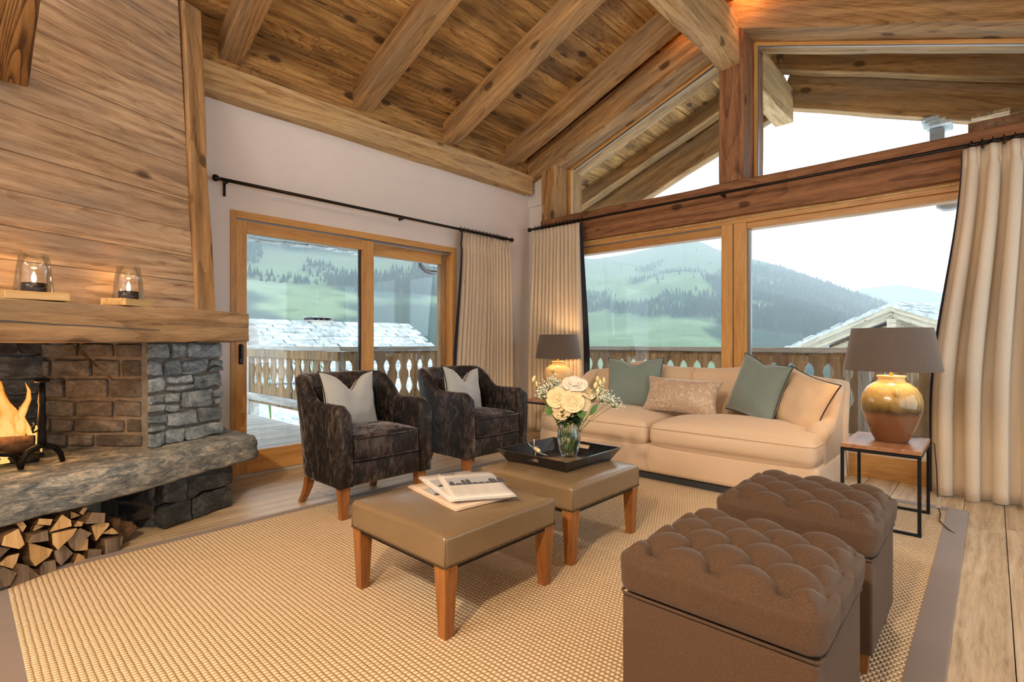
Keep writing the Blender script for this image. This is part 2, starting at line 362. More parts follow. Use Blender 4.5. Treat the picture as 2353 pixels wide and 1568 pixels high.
M['tglass'] = glass_pane('thin_glass')
m, nt, b, o = newmat('lamp_glaze')                     # cream glaze over brown clay, split at mid height
v = coords(nt, (1,1,1), False); sx = N(nt, 'SeparateXYZ'); L(nt, v, sx.inputs[0])
hgt = mth(nt, 'ADD', sx.outputs[2], mth(nt, 'MULTIPLY', mth(nt, 'SUBTRACT', noise_(nt, v, 14, 5, .7), .5), .05))
base = ramp(nt, mth(nt, 'DIVIDE', hgt, .42), [(.40, hx('#7A4E33')), (.47, hx('#4A3420')), (.56, hx('#8A7238')), (.70, hx('#C9A863')), (1.0, hx('#E0CB94'))])
L(nt, mixc(nt, ramp(nt, noise_(nt, v, 30, 6, .8), [(.5, (0,0,0,1)), (.7, (.5,.5,.5,1))]), base, hx('#6E5A30')), b.inputs['Base Color']); b.inputs['Roughness'].default_value = .18; b.inputs['Coat Weight'].default_value = .5; M['glaze'] = m
m, nt, b, o = newmat('pale_pot_glaze'); b.inputs['Base Color'].default_value = hx('#E2C48C'); b.inputs['Roughness'].default_value = .3; M['glaze2'] = m
m, nt, b, o = newmat('pattern_silk')                   # scrolled damask cushion
v = coords(nt, (1,1,1), True); wv = N(nt, 'TexWave', wave_type='RINGS'); wv.inputs['Scale'].default_value = 7; wv.inputs['Distortion'].default_value = 16; wv.inputs['Detail'].default_value = 2; wv.inputs['Detail Scale'].default_value = 1.9; L(nt, v, wv.inputs[0])
L(nt, ramp(nt, wv.outputs['Fac'], [(.0, hx('#B39B83')), (.72, hx('#AE947B')), (.95, hx('#C9B69F'))]), b.inputs['Base Color']); b.inputs['Roughness'].default_value = .45; b.inputs['Sheen Weight'].default_value = .5
bump(nt, b, noise_(nt, v, 12, 3, .5), .3, .01); M['damask'] = m
m, nt, b, o = newmat('woven_rug')                      # ribbed sisal weave, ribs across the rug
v = coords(nt, (1,1,1), False); sx = N(nt, 'SeparateXYZ'); L(nt, v, sx.inputs[0])
wob = mth(nt, 'MULTIPLY', mth(nt, 'SUBTRACT', noise_(nt, v, 14, 4, .6), .5), 2.0)
rx = mth(nt, 'ADD', mth(nt, 'MULTIPLY', sx.outputs[0], 2*PI/.0205), wob); ry = mth(nt, 'MULTIPLY', sx.outputs[1], 2*PI/.0185)
rib = mth(nt, 'POWER', mth(nt, 'ABSOLUTE', mth(nt, 'SINE', mth(nt, 'MULTIPLY', rx, .5))), .6)
kn = mth(nt, 'POWER', mth(nt, 'ABSOLUTE', mth(nt, 'SINE', mth(nt, 'MULTIPLY', mth(nt, 'ADD', ry, mth(nt, 'MULTIPLY', mth(nt, 'FLOOR', mth(nt, 'DIVIDE', rx, 2*PI)), PI)), .5))), .6)
hh = mth(nt, 'MULTIPLY', rib, kn); n1 = noise_(nt, v, 180, 3, .7)
col = ramp(nt, mth(nt, 'ADD', mth(nt, 'MULTIPLY', hh, .75), mth(nt, 'MULTIPLY', n1, .25)), [(.05, hx('#A98A64')), (.40, hx('#DCC19A')), (.85, hx('#F6E5C8'))])
L(nt, mixc(nt, mth(nt, 'MULTIPLY', noise_(nt, v, 1.6, 3, .6), .25), col, hx('#C79C66')), b.inputs['Base Color']); b.inputs['Roughness'].default_value = .95; b.inputs['Specular IOR Level'].default_value = .1
bump(nt, b, mth(nt, 'ADD', hh, mth(nt, 'MULTIPLY', n1, .4)), .9, .008); M['rug'] = m
M['rugborder'] = weave('rug_border', hx('#8E7F76'), hx('#7B6C63'), 500, .9, .15, .3, .1)

# ------------------------------------------------------------------ the room
SL = .39                                              # roof pitch (rise per metre)
RY = 1.9                                              # ridge line
def under(y): return 3.40 + SL*(4.6-y) if y >= RY else 3.40 + SL*(4.6-RY) - SL*(RY-y)   # underside of the rafters
def beam_mesh(Lx, w, h, mat, rough=.006, seg=None, r=.012):
    n = seg or max(3, int(Lx/.25)); ph = random.random()*50
    def fn(q, p):
        d = noise.noise_vector(Vector((q.x*1.3+ph, q.y*3, q.z*3)))*rough*2 + noise.noise_vector(Vector((q.x*6+ph, q.y*4, q.z*4)))*rough
        return q + Vector((0, d.y, d.z))
    vs, fs = rbox(Lx/2, w/2, h/2, min(r, w*.2, h*.2), (n, 1, 1), fn=fn)
    return mesh(vs, fs, False, [mat])
def beam(name, p0, p1, w, h, mat, parent=None, up=(0,0,1), **k):   # centre line p0-p1
    kk = {a: k.pop(a) for a in ('rough', 'seg', 'r') if a in k}
    p0, p1 = Vector(p0), Vector(p1); m = beam_mesh((p1-p0).length, w, h, mat, **kk)
    return obj(name, m, None, parent, mw=frame((p0+p1)/2, p1-p0, up), **k)
def bar(name, x0, x1, y0, y1, z0, z1, mat, parent=None, **k):      # straight planed timber with its own origin
    c = ((x0+x1)/2, (y0+y1)/2, (z0+z1)/2); a, b_, c_ = (x1-x0)/2, (y1-y0)/2, (z1-z0)/2
    vs, fs = rbox(a, b_, c_, min(.004, a*.3, b_*.3, c_*.3), (1,1,1)); return obj(name, mesh(vs, fs, False, [mat]), None, parent, loc=c, **k)

# floor of wide oak planks
fl = obj('floor', MB().box(-3, 5.3, -1.7, 4.75, -.12, -.022), M['mortar_dk'], kind='structure')
y = -1.7; row = 0
rows = []
while y < 4.68:
    wd = .205; x = -3 - random.random()*1.6
    if abs(y-.19) < .1: pass
    while x < 5.3:
        ln = random.uniform(1.7, 2.6); a, b_ = max(x, -3), min(x+ln, 5.3)
        if b_-a > .05:
            vs, fs = rbox((b_-a)/2-.0015, wd/2-.0015, .011, .003, (1,1,1))
            obj('plank', mesh(vs, fs, False, [M['floor']]), None, fl, loc=((a+b_)/2, y+wd/2, -.011))
        x += ln
    y += wd

# walls
def wall(name, boxes, mat=M['wall']):
    mb = MB()
    for bx_ in boxes: mb.box(*bx_)
    return obj(name, mb, mat, kind='structure')
DX0, DX1, DZ = 1.548, 3.99, 2.235
wl = MB()
wl.box(-3, DX0, 4.6, 4.85, -.1, 3.6); wl.box(DX1, 5.45, 4.6, 4.85, -.1, 3.6); wl.box(DX0, DX1, 4.6, 4.85, DZ, 3.6)
wall_left = obj('wall_left', wl, M['wall'], kind='structure')
beam('wall_plate', (-3, 4.53, 3.215), (5.21, 4.53, 3.215), .16, .235, M['beam_pale'], wall_left, rough=.004)
beam('blocking_board', (-3, 4.575, 3.49), (5.2, 4.575, 3.49), .045, .36, M['ceil'], wall_left, rough=.002)
wall('wall_back', [(-3.15, -3, -1.85, 4.85, -.1, 4.6)])
# unseen wide window added in the wall right of the camera to admit daylight
wall('wall_near', [(-3.15, .6, -1.85, -1.7, -.1, 3.2), (4.9, 5.45, -1.85, -1.7, -.1, 3.2), (.6, 4.9, -1.85, -1.7, -.1, .25), (.6, 4.9, -1.85, -1.7, 2.45, 3.2)])
w4 = empty('window_4', (2.75, -1.775, 0), kind='structure')
for x in (-2.15, 0, 2.15): bar('mullion', x-.05, x+.05, -.05, .05, .25, 2.45, M['larch'], w4)
bar('sill', -2.15, 2.15, -.06, .08, .21, .25, M['larch_x'], w4); bar('head', -2.15, 2.15, -.06, .06, 2.4, 2.46, M['larch_x'], w4)
wr = MB()
wr.box(5.3, 5.45, 3.92, 4.31, -.1, 2.38); wr.box(5.3, 5.45, 4.31, 4.6, -.1, 2.95)
wr.prism([(4.30, 2.95), (4.6, 2.95), (4.6, 3.46), (4.30, 3.58)], 5.28, 5.45, 'x')
wr.prism([(-1.7, 2.3), (-1.35, 2.3), (-1.35, 3.1), (-1.7, 3.0)], 5.3, 5.45, 'x')
wall_right = obj('wall_right', wr, M['wall'], kind='structure')
# timbers of the gable
beam('tie_beam', (5.36, 4.32, 2.55), (5.36, -1.7, 2.55), .32, .34, M['beam_red'], wall_right, rough=.006)
beam('tie_beam_cap', (5.52, 4.1, 2.67), (5.52, -1.7, 2.67), .62, .10, M['beam_red'], wall_right, rough=.003)
beam('corner_post', (5.5, 4.20, 2.3), (5.5, 4.20, 3.62), .6, .215, M['beam'], wall_right, up=(0,1,0), rough=.004)
beam('king_post', (5.50, 1.887, 2.72), (5.50, 1.887, 4.5), .6, .235, M['beam_red'], wall_right, up=(0,1,0), rough=.004)
gz = .17
def gl(y): return 3.411 + .376*(4.066-y)               # lower edge of the gable rafters
beam('gable_rafter', (5.50, 4.55, gl(4.55)+gz), (5.50, 1.9, gl(1.9)+gz), .6, .32, M['beam'], wall_right, rough=.005)
beam('gable_rafter', (5.50, 1.9, gl(1.9)+gz), (5.50, -1.75, gl(1.9)-.378*3.65+gz), .6, .32, M['beam'], wall_right, rough=.005)

# ceiling: boards over rafters, both slopes, running on outside over the balcony
XV = 7.30                                              # verge
ceil = obj('ceiling', MB().prism([(RY, under(RY)+.36), (7.25, under(7.25)+.36), (7.25, under(7.25)+.25), (RY, under(RY)+.25)], -3.1, XV, 'x')
           .prism([(RY, under(RY)+.25), (-3.0, under(-3.0)+.25), (-3.0, under(-3.0)+.36), (RY, under(RY)+.36)], -3.1, XV, 'x'), M['mortar_dk'], kind='structure')
sl_len = math.hypot(1, SL)
for side, yend in ((1, 7.25), (-1, -3.0)):
    n = int(abs(yend-RY)*sl_len/.245); y0 = RY
    for i in range(n):
        dy = (yend-RY)/n; ya, yb = RY+dy*i, RY+dy*(i+1); yc = (ya+yb)/2
        x = -3.1 - random.random()*2
        while x < XV:
            ln = random.uniform(2.6, 4.2); a, b_ = max(x, -3.1), min(x+ln, XV)
            if b_-a > .1:
                vs, fs = rbox((b_-a)/2-.001, abs(dy)*sl_len/2-.0025, .014, .004, (1,1,1))
                ang = -math.atan(SL)*side
                obj('ceiling_board', mesh(vs, fs, False, [M['ceil']]), None, ceil, mw=T((a+b_)/2, yc, under(yc)+.235-random.random()*.006) @ Rx(ang))
            x += ln
rafts = [(4.91, .22), (3.87, .21), (2.735, .205), (1.53, .18), (.45, .2), (-.65, .2), (-1.75, .2), (6.05, .2), (6.92, .18)]
for x, wd in rafts:
    hh_ = .24
    yl = 4.60 if x < 5.2 else 7.2
    beam('rafter', (x, yl, under(yl)+hh_/2), (x, RY+.02, under(RY+.02)+hh_/2), wd, hh_*.94, M['beam'], ceil, rough=.005)
    if x > 4 or x < -1:
        ye = -1.7 if x < 5.2 else -2.6
        beam('rafter', (x, RY-.02, under(RY-.02)+hh_/2), (x, ye, under(ye)+hh_/2), wd, hh_*.94, M['beam'], ceil, rough=.005)
    else:
        beam('rafter', (x, RY-.02, under(RY-.02)+hh_/2), (x, -1.7, under(-1.7)+hh_/2), wd, hh_*.94, M['beam'], ceil, rough=.005)
beam('verge_rafter', (7.2, 7.2, under(7.2)-.05), (7.2, RY, under(RY)-.05), .16, .60, M['beam'], ceil, rough=.005)
beam('verge_rafter', (7.2, RY, under(RY)-.05), (7.2, -2.95, under(-2.95)-.0), .16, .60, M['beam'], ceil, rough=.005)
rb = beam('ridge_beam', (-3, 1.905, 4.10), (7.05, 1.905, 4.06), .20, .44, M['beam_pale'], ceil, rough=.012, seg=44)
for x in (4.22, 5.02):
    bar('iron_dowel', x-.03, x+.03, 1.90, 1.955, 3.856, 3.874, M['black'], ceil)
beam('timber_brace', (.085, 3.60, 2.52), (.085, 1.55, 3.26), .34, .2, M['flat'], ceil, rough=.002)

# sliding door in the left wall
door = empty('door_1', (DX0, 4.6, 0), kind='structure')
def dbar(name, x0, x1, y0, y1, z0, z1, mat, par=door): return bar(name, x0-DX0, x1-DX0, y0-4.6, y1-4.6, z0, z1, mat, par)
dbar('frame_jamb', 1.548, 1.592, 4.59, 4.78, 0, DZ, M['larch']); dbar('frame_jamb', 3.93, 3.99, 4.59, 4.78, 0, DZ, M['larch'])
dbar('frame_head', 1.592, 3.93, 4.59, 4.78, 2.175, DZ, M['larch_x']); dbar('frame_sill', 1.592, 3.93, 4.62, 4.78, 0, .03, M['outgrey'])
dbar('track', 1.592, 3.93, 4.605, 4.615, 2.163, 2.173, M['alu'])
lf = empty('door_leaf', (0, 0, 0), parent=door)
dbar('stile', 1.597, 1.682, 4.61, 4.67, .03, 2.16, M['larch'], lf); dbar('stile', 2.775, 2.905, 4.61, 4.67, .03, 2.16, M['larch'], lf)
dbar('top_rail', 1.682, 2.775, 4.61, 4.67, 2.06, 2.16, M['larch_x'], lf); dbar('bottom_rail', 1.682, 2.775, 4.61, 4.67, .03, .215, M['larch_x'], lf)
dbar('gasket', 2.752, 2.776, 4.64, 4.66, .215, 2.06, M['gasket'], lf)
dbar('pane', 1.682, 2.775, 4.638, 4.642, .21, 2.065, M['glass'], lf)
hd = MB(); vs, fs = rbox(.017, .012, .085, .011, (1,1,1)); hd.add(vs, fs, T(1.632-DX0, 4.602-4.6, 1.04)); hd.add(*rbox(.012, .016, .055, .008, (1,1,1)), M=T(1.632-DX0, 4.585-4.6, 1.06))
obj('handle', hd, M['handle'], lf)
fx = empty('fixed_panel', (0, 0, 0), parent=door)
dbar('stile', 2.83, 2.92, 4.70, 4.76, .03, 2.16, M['outwood'], fx); dbar('stile', 3.845, 3.93, 4.70, 4.76, .03, 2.16, M['outwood'], fx)
dbar('top_rail', 2.92, 3.845, 4.68, 4.76, 2.035, 2.16, M['larch_x'], fx); dbar('bottom_rail', 2.92, 3.845, 4.68, 4.76, .03, .19, M['larch_x'], fx)
dbar('pane', 2.92, 3.845, 4.72, 4.724, .19, 2.04, M['glass'], fx)

# windows of the gable
def win(n): return empty('window_%d' % n, (5.2, 0, 0), kind='structure')
def wbar(par, name, x0, x1, y0, y1, z0, z1, mat): return bar(name, x0-5.2, x1-5.2, y0, y1, z0, z1, mat, par)
w1 = win(1)
wbar(w1, 'sill', 5.22, 5.42, -1.7, 3.92, .0, .195, M['larch_y'])
wbar(w1, 'head', 5.26, 5.42, -1.7, 3.92, 2.31, 2.385, M['larch_y'])
wbar(w1, 'head_strip', 5.245, 5.26, -1.7, 3.92, 2.352, 2.366, M['pine'])
wbar(w1, 'frame_head', 5.285, 5.42, 2.0, 3.92, 2.215, 2.31, M['larch_y']); wbar(w1, 'frame_head', 5.285, 5.42, -1.7, 1.765, 2.25, 2.31, M['larch_y'])
wbar(w1, 'steel_strip', 5.27, 5.285, 1.90, 3.92, 2.298, 2.312, M['alu'])
wbar(w1, 'mullion', 5.25, 5.42, 1.765, 2.0, .195, 2.31, M['larch']); wbar(w1, 'mullion_strip', 5.244, 5.25, 1.878, 1.884, .195, 2.31, M['gasket'])
wbar(w1, 'jamb', 5.25, 5.42, 3.84, 3.92, .195, 2.31, M['larch']); wbar(w1, 'jamb', 5.25, 5.42, -1.7, -1.6, .195, 2.31, M['larch'])
wbar(w1, 'gasket', 5.31, 5.35, 1.735, 1.765, .195, 2.25, M['alu'])
wbar(w1, 'pane', 5.318, 5.322, 2.0, 3.84, .195, 2.22, M['glass']); wbar(w1, 'pane', 5.318, 5.322, -1.6, 1.735, .195, 2.255, M['glass'])
# upper windows left and right of the king post
w2 = win(2); w3 = win(3); GX = 5.52-5.2
def fr_beam(par, y0, y1, dz, hh_, x0, x1, mat, name, pitch_from=None):
    a = gl(y0) if y0 >= RY else gl(1.9)-.378*(1.9-y0); b_ = gl(y1) if y1 >= RY else gl(1.9)-.378*(1.9-y1)
    return beam(name, ((x0+x1)/2-5.2, y0, a-dz-hh_/2), ((x0+x1)/2-5.2, y1, b_-dz-hh_/2), x1-x0, hh_, mat, par, rough=.001)
fr_beam(w2, 4.06, 2.0, 0, .035, 5.5, 5.56, M['larch_x'], 'frame_head'); fr_beam(w3, 1.77, -1.6, 0, .035, 5.5, 5.56, M['larch_x'], 'frame_head')
fr_beam(w2, 4.02, 2.0, .036, .008, 5.51, 5.53, M['gasket'], 'gasket'); fr_beam(w3, 1.74, -1.6, .036, .008, 5.51, 5.53, M['alu'], 'gasket')
wbar(w2, 'frame_jamb', 5.5, 5.56, 4.055, 4.092, 2.72, 3.40, M['larch']); wbar(w2, 'frame_jamb', 5.5, 5.56, 2.004, 2.03, 2.72, 4.17, M['larch'])
wbar(w3, 'frame_jamb', 5.5, 5.56, 1.735, 1.77, 2.72, 4.17, M['larch']); wbar(w3, 'gasket', 5.51, 5.53, 1.727, 1.735, 2.72, 4.14, M['alu'])
obj('pane', MB().prism([(2.0, 2.71), (4.09, 2.71), (4.09, gl(4.09)+.02), (2.0, gl(2.0)+.02)], GX-.002, GX+.002, 'x'), M['glass'], w2)
g9 = gl(1.9)
obj('pane', MB().prism([(-1.6, 2.71), (1.77, 2.71), (1.77, g9-.378*.13+.02), (-1.6, g9-.378*3.5+.02)], GX-.002, GX+.002, 'x'), M['glass'], w3)
# small things outside under the eaves: verge gutter end and soffit of the lower eave
ev = empty('eave_bracket', (6.95, .42, 0), label='grey slate-topped gutter end hanging at the corner of the lower eave outside', cat='gutter')
mb = MB()
for k in range(3): mb.box(-.16+.02*k, .16, -.02-.05*k, .12-.03*k, 3.42-.03*k, 3.445-.03*k)
obj('slate_edge', mb, M['slate'], ev)
obj('gutter_end', MB().box(-.03, .02, -.02, .06, 3.13, 3.36).box(-.05, .1, -.06, -.01, 3.10, 3.34), M['alu'], ev)
sf = empty('lower_eave', (6.95, -.35, 0), label='brown boarded soffit of the lower eave seen through the right upper window', cat='eave')
for k in range(4):
    obj('soffit_board', MB().box(-.35+.001, .35, .50-.28*k-.27, .50-.28*k, 3.30-.055*k-.03, 3.30-.055*k, Rx(0)), M['outwood'], sf)
obj('fascia', MB().box(-.38, -.35, -.7, .52, 3.03, 3.22), M['beam_red'], sf)
obj('wall_lamp', MB(True).lathe([(0, 0), (.05, .004), (.085, .03), (.09, .06)], 20), M['alu'], loc=(5.62, .26, 2.235), label='grey dome lamp under the window head beside the right curtain', cat='lamp')
# downpipe outside the fixed panel
dp = obj('downpipe', MB(True).tube([(4.42, 5.9, 2.6), (4.44, 5.9, 2.3), (4.47, 5.9, 2.20), (4.54, 5.9, 2.145), (4.62, 5.9, 2.13), (5.1, 5.9, 2.13)], .035, 12), M['alu'], label='grey bent downpipe hanging under the eave outside the glazed door', cat='pipe')
eave = empty('slate_eave', (0, 7.25, 0), label='ragged slate edge of the roof above the terrace door', cat='eave')
for i in range(40):
    x = .6 + i*.16 + random.uniform(-.02, .02)
    obj('slate', MB().box(-.078, .078, -.15, .05+random.uniform(0, .04), 0, .012+random.random()*.008), M['slate'], eave, loc=(x, 0, 2.50+random.uniform(-.018, .02)))

# ------------------------------------------------------------------ balcony
dk = empty('balcony_floor', (0, 4.85, -.06), kind='structure')
def deck(x0, x1, y0, y1, along):
    if along == 'x':
        y = y0
        while y < y1-.02:
            obj('deck_board', MB().box(x0, x1, y-4.85, min(y+.138, y1)-4.85, -.02, 0), M['outgrey'], dk); y += .145
    else:
        x = x0
        while x < x1-.02:
            obj('deck_board', MB().box(x, min(x+.138, x1), y0-4.85, y1-4.85, -.02, 0), M['outgrey_y'], dk); x += .145
deck(-1.5, 3.35, 4.86, 9.3, 'x'); deck(3.35, 5.46, 4.86, 6.05, 'x'); deck(5.47, 6.65, -2.2, 6.05, 'y')
def fret(wd, z0=.0, z1=1.0):                            # outline of a fretted balcony board
    P = []
    hw = wd/2-.002
    prof = [(z0, hw), (.20, hw), (.26, hw*.93), (.34, hw*.42), (.38, hw*.36), (.46, hw*.62), (.53, hw*.84), (.57, hw*.80), (.62, hw*.52), (.66, hw*.46), (.71, hw*.60), (.75, hw*.96), (.80, hw), (z1, hw)]
    R_ = [(a, z) for z, a in prof]; return R_ + [(-a, z) for a, z in R_[::-1]]
def railing(name, p0, p1, pitch, label, posts):
    p0, p1 = Vector(p0), Vector(p1); Ln = (p1-p0).length; e = empty(name, p0, math.atan2((p1-p0).y, (p1-p0).x), label=label, cat='railing')
    n = int(Ln/pitch); bm = MB().prism(fret(pitch, .0, .83), -.012, .012, 'y').mesh(M['outwood'])
    for i in range(n): obj('fretted_board', bm, None, e, loc=(pitch*(i+.5), 0, .15))
    obj('handrail', beam_mesh(Ln+.12, .13, .055, M['outgrey'], rough=.002), None, e, loc=(Ln/2, 0, 1.045))
    obj('upper_rail', beam_mesh(Ln, .05, .12, M['outgrey_y'] if name.endswith('gable') else M['outwood'], rough=.002), None, e, loc=(Ln/2, -.04, .955))
    obj('lower_rail', beam_mesh(Ln, .06, .11, M['outgrey'], rough=.002), None, e, loc=(Ln/2, -.04, .255))
    for t in posts: obj('post', beam_mesh(1.07, .10, .10, M['outgrey'], rough=.002), None, e, mw=T(t, .02, .475) @ Ry(PI/2))
railing('balcony_railing', (3.35, 9.1, .0), (3.35, 6.05, .0), .28, 'fretted wooden railing on the far left arm of the terrace', [.02, 2.98])
railing('balcony_railing', (6.6, 6.03, .0), (3.4, 6.03, .0), .186, 'fretted wooden railing behind the second armchair, facing the terrace door', [.05])
railing('balcony_railing', (6.6, -2.2, .0), (6.6, 6.0, .0), .186, 'fretted wooden railing outside the gable windows behind the sofa', [.05, 3.2])

# ------------------------------------------------------------------ neighbouring houses
def slates(parent, origin, ux, uy, W_, H_, nu, nv, seed, mat=M['slate'], trim=None):
    random.seed(seed); ux, uy = Vector(ux).normalized(), Vector(uy).normalized(); nn = ux.cross(uy).normalized()
    if nn.z < 0: nn = -nn
    protos = []
    for k in range(5):
        a, b_ = W_/nu*random.uniform(.88, 1.0), H_/nv*1.25
        o_ = [(0, -random.uniform(0, .03)), (a*.5, -random.uniform(0, .06)), (a, -random.uniform(0, .03)), (a, b_), (0, b_)]
        protos.append(MB().prism(o_, 0, .05).mesh(mat))
    for j in range(nv):
        for i in range(nu):
            x = (i + (j % 2)*.5)*W_/nu + random.uniform(-.03, .03)
            if x+W_/nu > W_ + .3: continue
            if trim and trim(x, j*H_/nv): continue
            o_ = Vector(origin) + ux*x + uy*(j*H_/nv) + nn*(.02+random.random()*.03)
            m_ = frame(o_, ux, nn) @ Rx(-math.radians(3)) @ Rz(random.uniform(-.04, .04))
            obj('slate', random.choice(protos), None, parent, mw=m_)
hl = empty('neighbour_house', (8, 18, -6), label='neighbouring house with a pale slate roof behind the terrace railing, left', cat='house')
o0 = Vector((8, 18, -6))
pts = [(-6, 18, 1.80), (12.85, 18, 1.80), (12.85, 11.0, -2.05), (-6, 11.0, -2.05), (-6, 25, -2.05), (12.85, 25, -2.05)]
obj('roof', mesh([Vector(p)-o0 for p in pts] + [Vector(p)-o0-Vector((0,0,.25)) for p in pts], [(0,1,2,3), (1,0,4,5), (7,6,9,8), (6,7,11,10), (0,3,9,6), (4,0,6,10), (1,5,11,7), (2,1,7,8), (3,2,8,9)], False, [M['slate']]), None, hl)
obj('wall', MB().box(-13, 4.2, -6.2, 6.2, 0, 4.0).prism([(-6.2, 4.0), (6.2, 4.0), (0, 7.4)], 3.9, 4.2, 'x'), M['plaster_out'], hl)
slates(hl, Vector((4.2, 14.6, -.07))-o0, (1,0,0), (0, 3.4, 1.87), 8.6, 3.86, 17, 14, 5)
ch = obj('chimney', MB().box(-.34, .34, -.3, .3, -.6, .0).box(-.42, .42, -.34, .34, .0, .03), M['plaster_out'], hl, loc=(1.0, 0, 7.86))
for q in (-.32, -.1, .1, .32): obj('cap_leg', MB().box(q-.04, q+.04, -.3, .3, .03, .13), M['gasket'], ch)
obj('cap', MB().box(-.46, .46, -.38, .38, .13, .16), M['slate'], ch)
fe = empty('post_fence', (3.72, 9.9, -.2), label='pale peeled-pole fence post with three rails beyond the terrace railing', cat='fence')
obj('post', MB(True).tube([(0, 0, 0), (.0, 0, .9), (.01, 0, 1.42), (-.04, 0, 1.63), (-.13, 0, 1.72), (-.22, 0, 1.66)], [.1, .1, .09, .08, .06, .04], 10), M['outgrey'], fe)
for z in (1.06, 1.32, 1.56): obj('rail', MB(True).tube([(-1.5, 0, z+.02), (-.6, 0, z), (.05, 0, z)], .035, 8), M['outgrey'], fe)

def weedy(name, loc, n, h, spread, label, seed):
    random.seed(seed); e = empty(name, loc, label=label, cat='plant')
    for i in range(n):
        a = random.uniform(0, 2*PI); d = random.uniform(0, spread); lean = random.uniform(-.15, .15); hh_ = h*random.uniform(.5, 1)
        mb = MB(True).tube([(d*math.cos(a), d*math.sin(a), 0), (d*math.cos(a)+lean*hh_*.5, d*math.sin(a), hh_*.6), (d*math.cos(a)+lean*hh_, d*math.sin(a), hh_)], [.012, .008, .003], 5)
        for k in range(7):
            z = hh_*(.3+.1*k); q = random.uniform(0, 2*PI); r = .09*(1.3-.1*k)
            mb.add([(0,0,0), (r*.5, .025, .03), (r, 0, .05), (r*.5, -.025, .03)], [(0,1,2,3)], T(d*math.cos(a)+lean*z, d*math.sin(a), z) @ Rz(q))
        obj('stem', mb, M['leaf'], e)
weedy('shrub', (4.55, 9.3, -.4), 12, 1.62, .12, 'small green shrub tip poking up behind the left terrace railing', 3)
weedy('shrub', (3.75, 9.2, -.2), 2, 1.45, .04, 'thin twiggy shoot beside the peeled-pole fence post', 4)

Dn = 22.0
Fv, Rv = Vector((math.cos(TH), math.sin(TH), 0)), Vector((math.sin(TH), -math.cos(TH), 0))
apex = Fv*Dn + Rv*(.734*Dn) + Vector((0, 0, EYE + 84/1190*Dn))
gd = (Fv*math.cos(math.radians(15)) - Rv*math.sin(math.radians(15)))      # along the gable, away to the left
rd = (Fv*math.sin(math.radians(15)) + Rv*math.cos(math.radians(15)))      # along the ridge
hr = empty('chalet', (apex.x, apex.y, -8), math.atan2(gd.y, gd.x), label='grey timber chalet with barge boards and slate roof outside the right window', cat='house')
za = apex.z + 8; hwid = 5.45; drop = hwid*.345                          # local x = along gable, local -y = along the ridge
for s_ in (1, -1):
    for k, (off, th_, dz, mt) in enumerate(((-.05, .10, .0, M['barge']), (.10, .12, -.27, M['barge']), (.9, .14, -.52, M['barge']))):
        beam('barge_board', (0, -off, za-.16+dz), (s_*hwid, -off, za-.16-drop+dz), th_, .24, mt, hr, rough=.004)
rf = MB()
rf.prism([(0, za+.06), (hwid+.3, za-drop-.05), (hwid+.3, za-drop-.2), (0, za-.1), (-hwid-.3, za-drop-.2), (-hwid-.3, za-drop-.05)], -13, .12, 'y')
obj('roof', rf, M['slate'], hr)
obj('ridge_purlin', MB().box(-.2, .2, -2, .05, za-1.0, za-.6), M['barge'], hr)
obj('wall', MB().box(-4.6, 4.6, -12, -1.6, 0, za-drop-.2), M['plaster_out'], hr)
obj('gable_wall', MB().prism([(-4.6, za-drop-.2), (4.6, za-drop-.2), (4.6, za-1.75), (0, za-.35), (-4.6, za-1.75)], -1.7, -1.6, 'y'), M['bark_out'], hr)
for i in range(22): obj('wall_board', MB().box(-4.6+i*.42, -4.6+i*.42+.40, -1.6, -1.56, 3.6, za-drop+.1), M['bark_out'], hr)
slates(hr, (-5.7, -.0, za-drop-.02), (0, -1, 0), (5.7, 0, drop+.06), 7.5, 6.0, 15, 13, 8)
slates(hr, (5.7, .1, za-drop-.02), (0, -1, 0), (-5.7, 0, drop+.06), 1.6, 6.0, 3, 14, 9)
obj('chimney', MB().box(-.4, .4, -6.9, -6.0, za-.2, za+.15).box(-.5, .5, -7.0, -5.9, za+.15, za+.26), M['slate'], hr)

